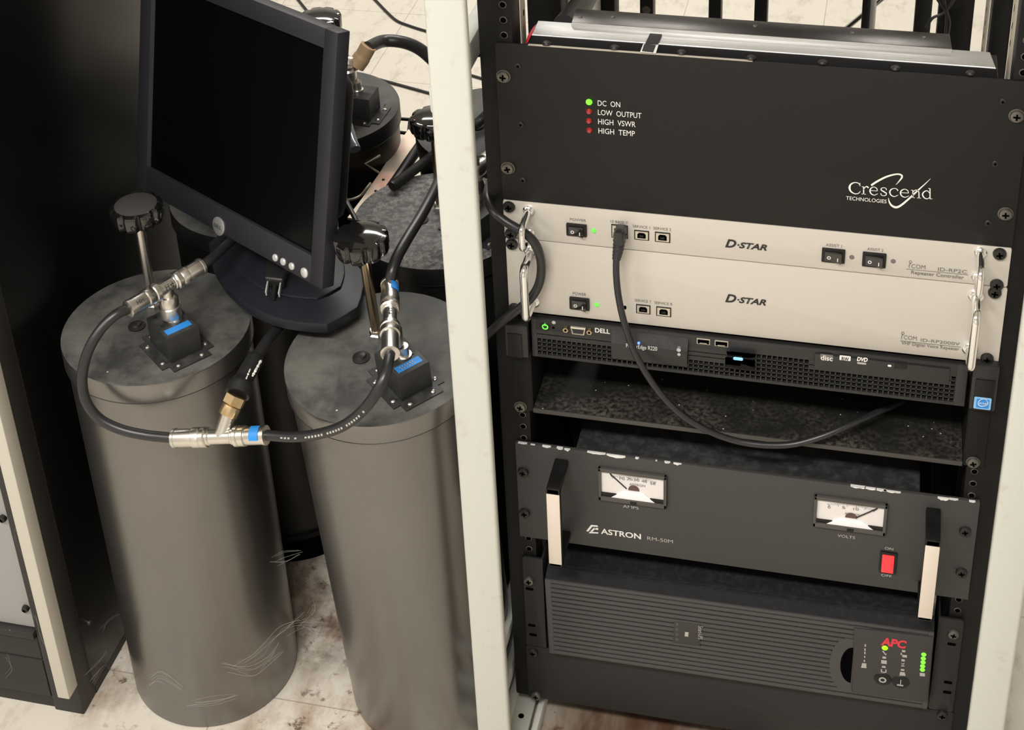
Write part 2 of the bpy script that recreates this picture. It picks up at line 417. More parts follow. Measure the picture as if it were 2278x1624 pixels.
for px, py in ((8, 1157), (62, 1358)):
    c = at(px, py, 1, CY); screw(Vector((CX-.047, CY, c.z)), None, CY+.004, .0045, t, 'screwb', .006, name='bolt')
for px, py in ((197, 1385),):
    c = at(px, py, 0, CX)
    G('screws').cyl((CX, c.y, c.z), (CX+.003, c.y, c.z), .003, n=12).obj('side_screw', t)

# ================================================================ cream outer frame of the rack
PY0, PY1 = -.088, -.077
def px_x(px, py, y): return at(px, py, 1, y).x
t = thing('open_cabinet', 'cream painted open steel cabinet standing around the black equipment rack', 'cabinet', (.24, .2, 0))
for name, a, b, lab in (('post', (px_x(940, 0, PY0), px_x(1062, 1624, PY0)), (px_x(1040, 0, PY0), px_x(1128, 1624, PY0)), 'cream post left of the rack'),
                        ('post', (px_x(2252, 850, PY0), px_x(2155, 1624, PY0)), (px_x(2276, 1340, PY0), px_x(2236, 1624, PY0)), 'cream post right of the rack')):
    x0, x1 = sum(a)/2, sum(b)/2
    g = G('cream'); g.box(x0, x1, PY0, PY1, 0, 1.75, .0035, 3)
    s_ = 1 if x0 < .2 else -1
    xe = x1 if s_ > 0 else x0
    g.obj(name, t, label=lab)
for sx, nm in ((-.030, 'base_rail'), (.5125, 'base_rail')):
    g = G('cream')
    for z0, z1, w_ in ((.0, .028, .024), (.060, .082, .020), (.125, .140, .018)):
        g.box(sx-w_/2, sx+w_/2, PY1+.002, .60, z0, z1, .004)
    g.box(sx-.004, sx+.004, .30, .33, 0, .30, .002); g.box(sx-.004, sx+.004, -.05, -.02, 0, .14, .002)
    g.obj(nm, t)
for sx in (-.0335, .556):
    g = G('cream'); g.box(sx-.020, sx+.020, .565, .60, 0, 1.75, .003); g.obj('rear_post', t)
for sx in (-.0335,):
    g = G('cream'); g.box(sx-.010, sx+.008, PY1-.002, .565, .885, .915, .004); g.obj('side_brace', t)
    g = G('cream'); g.box(sx-.008, sx+.006, PY1-.002, .565, 1.00, 1.03, .004); g.obj('side_brace', t)
g = G('cream', 'void'); g.box(-.020, .0035, -.055, .12, 0, .012, .0015)
g.mi = 1; g.cyl((-.009, -.006, .0121), (-.009, -.006, .0125), .0035, n=16); g.obj('foot_plate', t)
g = G('cream'); g.box(.0085, .0155, -.06, .30, 0, .020, .0012); g.obj('inner_base_rail', t)
g = G('cream'); g.box(-.045, .53, .58, .60, .0, .03, .003); g.obj('rear_base_rail', t)

# ================================================================ black relay rack: rails that carry the units
t = thing('relay_rack', 'black steel nineteen inch rack whose rails carry the stacked units', 'rack', (.24, .3, 0))
def rail(xa, xb, xin, y, zt, nm, holes, zlo=.04):
    g = G('rack', 'void', 'screws')
    g.box(min(xa, xb), max(xa, xb), y, y+.0025, zlo, zt, .0008)
    g.box(xa-.0012, xa+.0012, y+.001, y+.028, zlo, zt, .0008)              # outer return
    g.box(xin-.001, xin+.001, y+.001, y+.032, zlo, zt, .0006)              # inner return
    hx = .00875 if xa < .2 else .4826-.00875
    z = .745+.1778+.0067
    for k in range(holes[0], holes[1]):
        zz = .745-.0444*(k//3)-(.0064, .0223, .0381)[k % 3]
        if zz > zt-.01 or zz < zlo+.01: continue
        g.mi = 2; g.lathe([(.0030, 0), (.0038, 0), (.0036, .0006), (.0030, .0008)], 16, Matrix.Translation((hx, y, zz)) @ Matrix.Rotation(pi/2, 4, 'X'))
        g.mi = 1; g.disc(hx, zz, y-.0002, y+.001, .0029, 14)
    return g.obj(nm, t)
rail(-.0150, .0168, .0158, .0030, 1.30, 'front_rail', (-24, 48))
rail(.4976, .4658, .4668, .0030, 1.30, 'front_rail', (-24, 48))
for xa, xb, y in ((-.040, -.003, .30), (at(2246, 60, 1, .30).x, at(2206, 60, 1, .30).x, .30), (-.030, .0035, .60), (.421, .462, .60)):
    s_ = 1 if xa < .2 else -1
    g = G('rack', 'white')
    g.box(min(xa, xb), max(xa, xb), y, y+.0025, .03, 1.30, .0008); g.box(xb-.001, xb+.001, y, y+.035, .03, 1.3, .0006); g.box(xa-.001, xa+.001, y, y+.03, .03, 1.3, .0006)
    g.obj('rear_rail', t)
for x, y0, y1 in ((.0176, .036, .050), (.4650, .036, .062), (-.0015, .334, .346), (at(2196, 60, 1, .45).x, .45, .50)):
    g = G('galv', 'void'); g.box(x-.0008, x+.0008, y0, y1, .80 if y0 < .2 else .62, 1.3)
    s_ = 1 if x < .2 else -1
    g.mi = 1
    for k in range(40):
        z = (.93 if y0 < .2 else .63)+k*.0175; g.box(x+s_*.0006, x+s_*.0010, (y0+y1)/2-.0015, (y0+y1)/2+.0015, z, z+.006)
    g.obj('slotted_strip', t, label='bare metal slotted strip')
for z in (.035, 1.29):
    for x0, x1 in ((-.015, .012), (.4706, .4976)): g = G('rack'); g.box(x0, x1, .006, .63, z, z+.03, .002); g.obj('side_tie', t)

G('rack').box(-.012, .4946, .3440, .3455, .10, .62).obj('rear_light_block', t)  # added sheet that stops light from behind showing through the gaps
for x in (-.0130, .4956):
    G('rack').box(x-.0008, x+.0008, .032, .298, .10, .60).obj('side_light_block', t)  # added sheets that keep side light out of the rack
# screws and small helpers for panels
def chassis(t, x0, x1, z0, z1, depth, m='black', y0=.0035): return G(m).box(x0, x1, y0, depth, z0, z1, .001).obj('chassis', t)

# ================================================================ power amplifier (top unit)
ZC = .7466
t = thing('power_amplifier', 'black four-unit amplifier panel with green and red status lamps, topmost in the rack', 'amplifier', (.2413, 0, ZC))
g = G('amp'); g.rrect(0, .4826, ZC+.0006, .9215, 0, .0028, .0025, .0004); g.obj('front_panel', t)
chassis(t, .026, .456, ZC+.004, .905, .078)
g = G('flange'); g.box(.0305, .4525, .0030, .0195, .9150, .9222, .0006); g.obj('top_flange', t)
for px, py in ((1216, 97), (1367, 106), (1516, 117), (1671, 129), (1830, 139), (1992, 152), (2159, 163)):
    c = at(px, py, 2, .9225)
    G('screwb').lathe([(.0042, 0), (.0042, .0008), (.0028, .0022), (0, .0025)], 20, Matrix.Translation((c.x, c.y, .9222))).obj('screw', t)
# lower plate: tapered ends
y0, y1 = .0185, .0400
g = G('alu'); g.prism([(.0315, y0), (.4520, y0), (.4470, y1), (.0330, y1)], .900, .9232, bev=.0008)
for v in g.bm.verts:
    if v.co.z > .915: v.co.z += (v.co.y-y0)*.20
g.obj('heat_sink_plate', t)
la, lb_, lc, ld = at(1271, 50, 2, .9305), at(2118, 107, 2, .9305), at(2113, 73, 2, .9305), at(1280, 20, 2, .9305)
yf, yb = (la.y+lb_.y)/2, (lc.y+ld.y)/2
g = G('aludark'); g.prism([(la.x, yf), (lb_.x, yf), (lc.x, yb), (ld.x, yb)], .900, .9305, bev=.0010); ho = g.obj('heat_sink_lid', t)
g = G('alu'); g.box(la.x, lb_.x, yf-.0009, yf+.0004, .915, .9299, .0003); g.obj('lid_edge_shine', ho)  # lighter strip paints in the light reflected by the lid's front step
g = G('galv'); g.box(.032, .24, -.00025, .0026, .9214, .92185); g.obj('edge_highlight', t, label='bright highlight along the top edge')  # thin bright strip stands in for the highlight on the panel's top edge
for px, py in ((1291, 38), (1363, 38), (1680, 58), (1895, 73), (2055, 83)):
    c = at(px, py, 2, .9305); G('screws').lathe([(.0022, 0), (.0020, .0006), (0, .001)], 14, Matrix.Translation((c.x, c.y, .9305))).obj('rivet', t)
# label strip on the edge
a, b = at(1455, 75, 2, .9237), at(1474, 76, 2, .9237)
c0, c1 = at(1436, 100, 2, .9224), at(1463, 102, 2, .9224)
def quadobj(pts, m, name, par, th=.0004):
    g = G(m); b = bmesh.new(); A = [b.verts.new(p) for p in pts]; B = [b.verts.new(p+Vector((0, 0, th))) for p in pts]
    n = len(pts); b.faces.new(A[::-1]); b.faces.new(B)
    for i in range(n): b.faces.new((A[i], A[(i+1) % n], B[(i+1) % n], B[i]))
    bmesh.ops.recalc_face_normals(b, faces=b.faces); g._merge(b); return g.obj(name, par, smooth=0)
quadobj([at(1435, 98, 2, .9236), at(1463, 99, 2, .9236), at(1473, 77, 2, .9262), at(1446, 75, 2, .9262)], 'ink', 'tape_label', t)
quadobj([at(1424, 116, 2, .9226), at(1459, 119, 2, .9226), at(1465, 100, 2, .9226), at(1431, 98, 2, .9226)], 'white', 'paper_label', t)
quadobj([at(1428, 114, 2, .9230), at(1453, 117, 2, .9230), at(1459, 101, 2, .9230), at(1433, 99, 2, .9230)], 'ink', 'tape_label', t)
for px, py in ((1119, 172), (1129, 376), (2262, 260), (2237, 478)): screw(px, py, 0, .0062, t, 'screws', .004, 1.12)
for px, py in ((1152, 148), (1158, 278), (1163, 402), (2231, 227), (2214, 365), (2198, 497)): screw(px, py, 0, .0031, t, 'screwb', .0012, name='small_screw')
for i, (px, py) in enumerate(((1310, 228), (1310, 249), (1310, 270), (1311, 291))):
    c = at(px, py, 1, -.001)
    g = G('green' if i == 0 else 'redled'); g.lathe([(.0031, 0), (.0029, .001), (.0018, .0024), (0, .0029)], 20, Matrix.Translation((c.x, 0, c.z)) @ Matrix.Rotation(pi/2, 4, 'X'))
    g.obj('status_lamp', t, label=('lit green lamp' if i == 0 else 'unlit red lamp'))
for s_, p0, p1 in (('DC  ON', (1330, 235.5), (1380, 237.5)), ('LOW  OUTPUT', (1330.5, 256), (1427, 262)), ('HIGH  VSWR', (1331, 276.5), (1414, 281.5)), ('HIGH  TEMP', (1331.5, 297), (1412.5, 302))):
    text('lettering', s_, p0, p1, 12.5, 0, 'white', t)
def strokes(name, parent, m, polys, y, back=.0004):
    """printed shapes: each polygon given by its corners in the photograph"""
    g = G(m)
    for poly in polys:
        b = bmesh.new()
        vs = []
        for p in poly:
            c = at(p[0], p[1], 1, y); vs.append(b.verts.new((c.x, y-back, c.z)))
        try: f = b.faces.new(vs)
        except ValueError: b.free(); continue
        bmesh.ops.triangulate(b, faces=b.faces)
        for f in b.faces:
            if f.normal.y > 0: f.normal_flip()
        g._merge(b)
    return g.obj(name, parent, smooth=0)
def swash(pts, wid):
    """a brush stroke: centre line and half widths in photo units -> closed polygon strips"""
    out = []
    P_ = [Vector((*p, 0)) for p in pts]; Q = []; W = []
    n = len(P_)
    for i in range(n-1):
        a = P_[max(i-1, 0)]; b_ = P_[i]; c = P_[i+1]; d = P_[min(i+2, n-1)]
        for k in range(6):
            u = k/6; Q.append(.5*((2*b_)+(c-a)*u+(2*a-5*b_+4*c-d)*u*u+(3*b_-a-3*c+d)*u**3)); W.append(wid[i]*(1-u)+wid[i+1]*u)
    Q.append(P_[-1]); W.append(wid[-1])
    L = []; R = []
    for i, q in enumerate(Q):
        d = (Q[min(i+1, len(Q)-1)]-Q[max(i-1, 0)]).normalized(); nn = Vector((-d.y, d.x, 0))
        L.append(q+nn*W[i]); R.append(q-nn*W[i])
    for i in range(len(Q)-1): out.append([(v.x, v.y) for v in (L[i], L[i+1], R[i+1], R[i])])
    return out
GL = {'C': [([(.98, .74), (.84, .95), (.5, 1), (.15, .82), (.02, .5), (.15, .18), (.5, 0), (.82, .06), (1, .26)], [1.4, .9, 1, 1.7, 2.4, 1.7, .9, .9, .6]), ([(.97, 1.0), (.97, .70)], [.5, .9])],
      'r': [([(.3, 0), (.3, .96)], [1.3]*2), ([(0, .03), (.62, .03)], [.6]*2), ([(.04, .94), (.3, .94)], [.6]*2), ([(.3, .55), (.5, .88), (.75, 1), (.98, .84)], [.6, .8, 1.2, 1.7])],
      'e': [([(.1, .54), (.92, .54)], [.6]*2), ([(.92, .54), (.83, .85), (.5, 1), (.18, .83), (.04, .5), (.18, .15), (.55, 0), (.97, .22)], [.8, .9, .7, 1.2, 1.6, 1.2, .8, .5])],
      's': [([(.88, .72), (.8, .94), (.5, 1), (.2, .9), (.16, .7), (.5, .52), (.85, .32), (.8, .1), (.5, 0), (.2, .06), (.1, .28)], [.9, .7, .7, .9, 1.2, 1.4, 1.2, .9, .7, .7, .9])],
      'c': [([(.95, .74), (.8, .95), (.5, 1), (.18, .83), (.04, .5), (.18, .15), (.55, 0), (.97, .22)], [1.4, .8, .7, 1.2, 1.6, 1.2, .8, .5])],
      'n': [([(.2, 0), (.2, .96)], [1.2]*2), ([(0, .03), (.4, .03)], [.6]*2), ([(0, .94), (.2, .94)], [.6]*2), ([(.2, .62), (.36, .9), (.58, 1), (.78, .85), (.82, .5), (.82, 0)], [.5, .8, .8, 1.1, 1.2, 1.2]), ([(.62, .03), (1.02, .03)], [.6]*2)],
      'd': [([(.72, .72), (.5, 1), (.2, .85), (.04, .5), (.2, .12), (.5, 0), (.72, .2)], [.7, .8, 1.2, 1.6, 1.2, .8, .6]), ([(.77, 0), (.77, 1.32)], [1.2]*2), ([(.6, 1.3), (.77, 1.3)], [.6]*2), ([(.77, .03), (1, .03)], [.6]*2)]}
polys = []
for ch, xa, xb, hh in (('C', 810, 890, 25), ('r', 898, 950, 18), ('e', 957, 1018, 18), ('s', 1032, 1085, 18), ('c', 1100, 1165, 18), ('e', 1177, 1243, 18), ('n', 1255, 1326, 18), ('d', 1336, 1410, 18)):
    xa, xb = 1640+xa/3.248, 1640+xb/3.248
    for pts, wd in GL[ch]:
        polys += swash([(xa+u*(xb-xa), 429.6+(xa+u*(xb-xa)-1889)*.0705-v*hh) for u, v in pts], wd)
strokes('logo', t, 'white', polys, 0)
text('logo', 'TECHNOLOGIES', (1882, 443.5), (1972, 452), 8.5, 0, 'white', t)
k = 3.248
strokes('logo', t, 'white', swash([(1640+x/k, y/k) for x, y in ((968, 1338), (1010, 1310), (1080, 1275), (1150, 1257), (1185, 1263), (1190, 1280), (1170, 1308), (1146, 1334))], [2.2, 2.2, 2, 1.6, 1.8, 2, 1.2, .3])
        + swash([(1640+x/k, y/k) for x, y in ((1093, 1428), (1098, 1455), (1115, 1482), (1145, 1496), (1180, 1484), (1240, 1435), (1310, 1370), (1360, 1325), (1398, 1288))], [.4, 1.4, 2.1, 2.4, 2.3, 2, 1.6, 1, .3]), 0)

# ================================================================ the two silver radio units
def handle(t, x, za, zb, out, r, m='chrome', fl=.0058):
    g = G(m); R = .008; y = -out
    arc = [radians(15*i) for i in range(7)]
    pts = [(x, .0, za)]+[(x, y+R-R*sin(q), za-R+R*cos(q)) for q in arc]+[(x, y+R-R*cos(q), zb+R-R*sin(q)) for q in arc]+[(x, .0, zb)]
    g.tube(pts, r, 14, smooth=False)
    hd = g.obj('handle', t)
    for z in (za, zb):
        G(m).lathe([(fl, 0), (fl, .0022), (fl*.75, .0040), (r, .0045)], 22, Matrix.Translation((x, 0, z)) @ Matrix.Rotation(pi/2, 4, 'X')).obj('mounting_ring', hd)
    return hd
def rocker(t, p0, p1, y, upright=False):
    a, b = at(*p0, 1, y), at(*p1, 1, y)
    x0, x1, z1, z0 = a.x, b.x, a.z, b.z
    g = G('black'); g.rrect(x0, x1, z0, z1, y-.0022, y+.001, .001, .0005); o = g.obj('rocker_switch', t)
    w_ = x1-x0; h_ = z1-z0
    g = G('knob')
    # a see-saw button: two slopes
    xa, xm, xb = x0+w_*.14, x0+w_*.52, x1-w_*.14
    q = []
    g.prism([(xa, y-.0025), (xa, y-.0034), (xm, y-.0042), (xb, y-.0072), (xb, y-.0025)], z0+h_*.16, z1-h_*.16, bev=.0003)
    g.obj('rocker', o)
    g = G('white')
    cx, cz = x0+w_*.32, (z0+z1)/2-.001
    g.lathe([(.0011, 0), (.0018, 0), (.0018, .0003), (.0011, .0003)], 16, Matrix.Translation((cx, y-.0038, cz)) @ Matrix.Rotation(pi/2, 4, 'X'))
    g.box(x0+w_*.70-.0004, x0+w_*.70+.0004, y-.0066, y-.0060, cz-.0018, cz+.0018)
    g.obj('marking', o)
    return o
def lamp(t, px, py, y, r, m, name='lamp'):
    c = at(px, py, 1, y); return G(m).lathe([(r, 0), (r*.9, .0008), (r*.5, .0014), (0, .0016)], 16, Matrix.Translation((c.x, y, c.z)) @ Matrix.Rotation(pi/2, 4, 'X')).obj(name, t)
def usb_b(t, p0, p1, y):
    a, b = at(*p0, 1, y), at(*p1, 1, y); x0, x1, z1, z0 = a.x, b.x, a.z, b.z; w_ = x1-x0; h_ = z1-z0
    g = G('black', 'port', 'void')
    g.box(x0, x1, y-.0006, y+.001, z0, z1)
    g.mi = 1; g.box(x0+w_*.07, x1-w_*.07, y-.0009, y, z0+h_*.09, z1-h_*.09)
    g.mi = 2; q = .22
    g.front([(x0+w_*q, z0+h_*.22), (x1-w_*q, z0+h_*.22), (x1-w_*q, z0+h_*.62), (x1-w_*.33, z0+h_*.78), (x0+w_*.33, z0+h_*.78), (x0+w_*q, z0+h_*.62)], y-.0012, y)
    g.mi = 0; g.box(x0+w_*.36, x1-w_*.36, y-.0015, y, z0+h_*.36, z0+h_*.56)
    return g.obj('service_port', t)
def icom_logo(t, p, w_, y, m='greyink'):
    """small i with a ringed head, then COM"""
    x, yy = p
    text('logo', 'COM', (x+7, yy), (x+w_, yy+w_*.07), 9.5, y, m, t)
    st = swash([(x+2.5, yy-.5), (x+2.7, yy-6), (x+4.5, yy-9.5), (x+6, yy-11)], [.8, .8, .8, .7])
    ring = swash([(x+5.5+3*cos(a), yy-13.5+2.8*sin(a)) for a in [i*pi/4 for i in range(9)]], [.6]*9)
    strokes('logo', t, m, st+ring, y)

# --- controller, one unit high
t = thing('repeater_controller', 'silver one-unit radio controller with the black network plug in its jack', 'radio unit', (.2413, 0, .702))
g = G('silver'); g.rrect(0, .4826, .7022, .7462, 0, .003, .0022, .0004); g.obj('front_panel', t)
chassis(t, .022, .460, .704, .744, .34)
for px, py in ((1131.5, 462), (1136, 522), (2224, 567), (2217.5, 636)): screw(px, py, 0, .0062, t, 'screwb', .004)
handle(t, .0260, .7375, .7108, .034, .0033); handle(t, .4552, .7392, .7108, .034, .0033)
text('lettering', 'POWER', (1268, 490), (1304, 493.5), 6, 0, 'greyink', t)
rocker(t, (1260, 495), (1306, 526), 0); lamp(t, 1321, 513, 0, .0026, 'dimgreen')
text('lettering', '10 BASE-T', (1358, 494.5), (1397, 498.5), 6, 0, 'greyink', t)
a, b = at(1360, 498, 1, 0), at(1397, 531, 1, 0)
g = G('black', 'port', 'void'); g.box(a.x, b.x, -.0008, .001, b.z, a.z); g.mi = 1; g.box(a.x+.001, b.x-.001, -.0012, 0, b.z+.001, a.z-.001); g.mi = 2; g.box(a.x+.003, b.x-.003, -.0016, 0, b.z+.003, a.z-.004); g.obj('network_jack', t)
text('lettering', 'SERVICE 1', (1407.5, 505.5), (1446, 509), 6, 0, 'greyink', t); text('lettering', 'SERVICE 2', (1453.5, 510), (1493, 513.5), 6, 0, 'greyink', t)
usb_b(t, (1411, 511), (1444, 535), 0); usb_b(t, (1457, 515), (1491, 540), 0)
text('logo', 'D', (1613, 549), (1638, 551), 18, 0, 'ink', t, shear=.3, bold=.034)
text('logo', '·STAR', (1640, 551), (1706, 556.5), 13, 0, 'ink', t, shear=.3, bold=.034)
text('lettering', 'ASSIST 1', (1837, 547), (1873, 550), 6, 0, 'greyink', t); text('lettering', 'ASSIST 2', (1929, 556), (1965, 559.5), 6, 0, 'greyink', t)
rocker(t, (1829, 550), (1879, 585), 0); rocker(t, (1919.5, 559), (1970, 595), 0)
for px, py in ((1895, 572), (1987, 581)):
    c = at(px, py, 1, 0); G('greyink').disc(c.x, c.z, -.0004, .001, .0024).obj('lamp_hole', t)
icom_logo(t, (2020, 596), 38, 0)
text('lettering', 'ID-RP2C', (2086, 602.5), (2151, 608), 8, 0, 'greyink', t, bold=.004)
strokes('lettering', t, 'greyink', [[(2016, 597.6), (2154, 610.8), (2154, 611.8), (2016, 598.6)]], 0)
text('lettering', 'Repeater Controller', (2026.5, 609.5), (2144, 620), 8, 0, 'greyink', t, bold=.008)

# --- repeater, two units high
t = thing('voice_repeater', 'silver two-unit radio repeater with tall chrome handles, under the controller', 'radio unit', (.2413, 0, .6125))
g = G('silver'); g.rrect(.0006, .4832, .6120, .7012, 0, .003, .0022, .0004); g.obj('front_panel', t)
chassis(t, .022, .460, .614, .699, .34)
for px, py in ((1138, 545), (1144, 688), (2213, 653), (2196, 800)): screw(px, py, 0, .0062, t, 'screwb', .004)
handle(t, .0263, .6885, .6265, .034, .0042, fl=.0072); handle(t, .4556, .6895, .6270, .034, .0042, fl=.0072)
text('lettering', 'POWER', (1274.5, 655), (1304, 658), 6, 0, 'greyink', t)
rocker(t, (1267, 659), (1312, 690), 0); lamp(t, 1327.5, 678, 0, .0026, 'dimgreen')
text('lettering', 'SERVICE T', (1412, 670.5), (1449, 674), 6, 0, 'greyink', t); text('lettering', 'SERVICE R', (1456, 675.5), (1496, 679.5), 6, 0, 'greyink', t)
usb_b(t, (1415, 676), (1447, 699), 0); usb_b(t, (1460, 681), (1493, 705), 0)
c = at(1389, 684, 1, 0); G('void').rrect(c.x-.002, c.x+.002, c.z-.0022, c.z+.0022, -.0003, .001, .001).obj('service_hole', t)
text('logo', 'D', (1613, 671), (1638, 673), 18, 0, 'ink', t, shear=.3, bold=.034)
text('logo', '·STAR', (1640, 673), (1704, 678.5), 13, 0, 'ink', t, shear=.3, bold=.034)
icom_logo(t, (2003, 754.5), 36, 0)
text('lettering', 'ID-RP2000V', (2048, 759.5), (2135, 768), 7, 0, 'greyink', t, bold=.004)
strokes('lettering', t, 'greyink', [[(2003, 757.5), (2137, 771.5), (2137, 772.5), (2003, 758.5)]], 0)
text('lettering', 'VHF Digital Voice Repeater', (2004.5, 766.5), (2133.5, 779), 7.5, 0, 'greyink', t, bold=.008)

# ================================================================ one-unit server
FY = -.006
t = thing('rack_server', 'black one-unit rack server with meshed front and a lit green power button', 'server', (.2413, 0, .56))
X0, X1, Z0, Z1 = .0246, .4562, .5600, .6085
chassis(t, .026, .455, Z0+.002, Z1-.001, .33, y0=.004)
g = G('server', 'void')
P_ = .00520; gx0 = .0300; ncol = 80; gz0 = .5640; nrow = 6
A, B = {}, None
def holes(c, r):
    px = 1198+(c*P_)*2245
    if px > 2112: return True
    if px < 1366: return r < 4
    if px < 1532: return r < 2
    if px < 1640: return r < 3
    if px < 1806: return r < 6
    return r < 4
g.mi = 1; g.box(X0+.003, X1-.003, -.0010, .0035, Z0+.002, Z1-.002)
g.mi = 0
xe = gx0+ncol*P_; ze = gz0+nrow*P_
g.box(X0, gx0, FY, .003, Z0, Z1, .0008); g.box(xe, X1, FY, .003, Z0, Z1, .0008)
g.box(gx0-.0005, xe+.0005, FY, .003, Z0, gz0, .0008); g.box(gx0-.0005, xe+.0005, FY, .003, ze, Z1, .0008)
for c in range(ncol+1): g.box(gx0+c*P_-.00062, gx0+c*P_+.00062, FY+.0002, -.0015, gz0, ze)
for r in range(1, nrow): g.box(gx0, xe, FY+.0002, -.0015, gz0+r*P_-.00062, gz0+r*P_+.00062)
for r in range(nrow):
    c = 0
    while c < ncol:
        if not holes(c, r):
            d = c
            while d < ncol and not holes(d, r): d += 1
            g.box(gx0+c*P_-.0003, gx0+d*P_+.0003, FY+.0001, -.001, gz0+r*P_-.0004, gz0+(r+1)*P_+.0004); c = d
        else: c += 1
bez = g.obj('bezel', t, smooth=.4)
c = at(1213, 726, 1, FY)
g = G('black', 'dimgreen'); q = Matrix.Translation((c.x, FY, c.z)) @ Matrix.Rotation(pi/2, 4, 'X')
g.lathe([(0, .0006), (.0048, .0006), (.0056, 0)], 24, q); g.mi = 1; g.lathe([(.0020, .0007), (.0034, .0007), (.0034, .0011), (.0020, .0011)], 20, q)
g.box(c.x-.0005, c.x+.0005, FY-.0013, FY-.0006, c.z+.0012, c.z+.0042); g.obj('power_button', t, label='round power button lit green')
for px, py, r, m in ((1232, 717, .0020, 'badge'), (1231, 729, .0013, 'void'), (1511, 774, .0022, 'badge'), (1511.5, 784, .0017, 'badge')):
    c = at(px, py, 1, FY-(.004 if px > 1400 else 0)); G(m).disc(c.x, c.z, FY-(.0075 if px > 1400 else .0005), FY, r, 18).obj('indicator', t)
a, b = at(1270, 724, 1, FY), at(1304, 743, 1, FY)
g = G('port', 'ink'); g.front([(a.x, a.z), (b.x, a.z), (b.x-.0015, b.z), (a.x+.0015, b.z)], FY-.003, FY, .0004)
g.mi = 1; g.front([(a.x+.0014, a.z-.0016), (b.x-.0014, a.z-.0016), (b.x-.0028, b.z+.0016), (a.x+.0028, b.z+.0016)], FY-.0034, FY)
vg = g.obj('video_port', t)
for px, py in ((1259.5, 730), (1312, 735)):
    c = at(px, py, 1, FY); g = G('brass', 'void'); g.cyl((c.x, FY, c.z), (c.x, FY-.004, c.z), .0029, n=6); g.mi = 1; g.disc(c.x, c.z, FY-.0043, FY-.003, .0014, 12); g.obj('port_screw', vg)
text('logo', 'DELL', (1324, 738.5), (1357, 742), 10, FY, 'white', t, bold=.02)
a, b = at(1361, 713, 1, FY), at(1531, 766, 1, FY)
za, zb = at(1361, 737, 1, FY).z, .5745
g = G('server', 'dusty'); g.box(a.x, b.x, FY-.0065, FY, .5745, .5935, .0008); g.mi = 1; g.prism([(FY-.006, .5935), (FY-.0001, .6060), (FY-.0001, .5935)], a.x, b.x, Matrix(((0, 0, 1, 0), (1, 0, 0, 0), (0, 1, 0, 0), (0, 0, 0, 1)))); dr = g.obj('drive_door', t)
text('lettering', 'PowerEdge R220', (1393, 772), (1462, 780), 9, FY-.0065, 'white', dr)
c = at(1421, 763, 1, FY-.0065); G('blueled').disc(c.x, c.z, FY-.0072, FY-.006, .0013, 12).obj('lamp', dr)
for p0, p1 in (((1550.5, 751.5), (1579.5, 766)), ((1590.5, 756), (1620, 771))):
    a, b = at(*p0, 1, FY), at(*p1, 1, FY); g = G('port', 'void', 'ink'); g.box(a.x, b.x, FY-.0012, FY, b.z, a.z)
    g.mi = 1; g.box(a.x+.0008, b.x-.0008, FY-.0016, FY, b.z+.0008, a.z-.0008); g.mi = 0; g.box(a.x+.003, b.x-.003, FY-.0019, FY, b.z+.0014, b.z+.0020); g.obj('usb_port', t)
a, b = at(1617, 790, 1, FY), at(1680, 803, 1, FY)
g = G('server'); g.rrect(a.x, b.x, b.z, a.z, FY-.009, FY, .002, .0006); o = g.obj('pull_tab', t)
a, b = at(1631, 795, 1, FY-.009), at(1653, 802, 1, FY-.009); G('bluetag').rrect(a.x, b.x, b.z, a.z, FY-.0096, FY-.008, .0015).obj('tag', o, label='pale blue glowing tag')
# optical drive
a, b = at(1814, 777, 1, FY), at(2113, 829, 1, FY)
g = G('server', 'black'); g.box(a.x, b.x, FY-.003, FY, .5873, .6055, .0006); dv = g.obj('optical_drive', t)
y = FY-.003
def icon(body, p0, p1, m):
    a, b = at(*p0, 1, y), at(*p1, 1, y); return G(m).rrect(a.x, b.x, b.z, a.z, y-.0004, y, .0008).obj('logo', dv)
icon('', (1825, 787), (1853, 801), 'greyink')
text('logo', 'disc', (1826, 800), (1852, 803), 12, y-.0005, 'white', dv, bold=.01)
icon('', (1868, 790), (1892, 803), 'white'); text('logo', 'RW', (1872, 801), (1888, 803), 8, y-.0005, 'ink', dv, bold=.02)
text('logo', 'DVD', (1906, 802), (1930, 804.5), 9, y, 'white', dv, bold=.04, shear=.2)
icon('', (1907, 805), (1927, 811), 'dimwhite')
for p0, p1, m, th in (((1991, 808), (2017, 821), 'black', .0012), ((1975, 811), (1983, 816), 'white', .0006)):
    a, b = at(*p0, 1, y), at(*p1, 1, y); G(m).rrect(a.x, b.x, b.z, a.z, y-th, y+.0004, .0008, .0003).obj('eject_button' if th > .001 else 'lamp', dv)
# rack ears with latches
for sx, (p0, p1), (q0, q1) in ((0, ((1122, 722), (1176, 797)), ((1128, 740), (1163, 795))), (1, ((2166, 812), (2212, 916)), ((2171, 842), (2207, 914)))):
    ya = -.010
    a, b = at(*p0, 1, ya), at(*p1, 1, ya)
    g = G('server'); g.box(a.x, b.x, ya, .0028, b.z, a.z, .0012); e = g.obj('latch_ear', t)
    a, b = at(*q0, 1, ya), at(*q1, 1, ya); G('black').box(a.x, b.x, ya-.0015, ya+.001, b.z, a.z, .0008).obj('latch', e)
a, b = at(2168, 882, 1, -.0115), at(2203, 912, 1, -.0115)
g = G('palebl', 'blue'); g.rrect(a.x, b.x, b.z, a.z, -.0120, -.0112, .0012); g.mi = 1; w_ = b.x-a.x; h_ = a.z-b.z
g.rrect(a.x+w_*.14, b.x-w_*.12, b.z+h_*.12, a.z-h_*.12, -.0123, -.0118, .0008); st = g.obj('sticker', t, label='small square blue processor sticker')
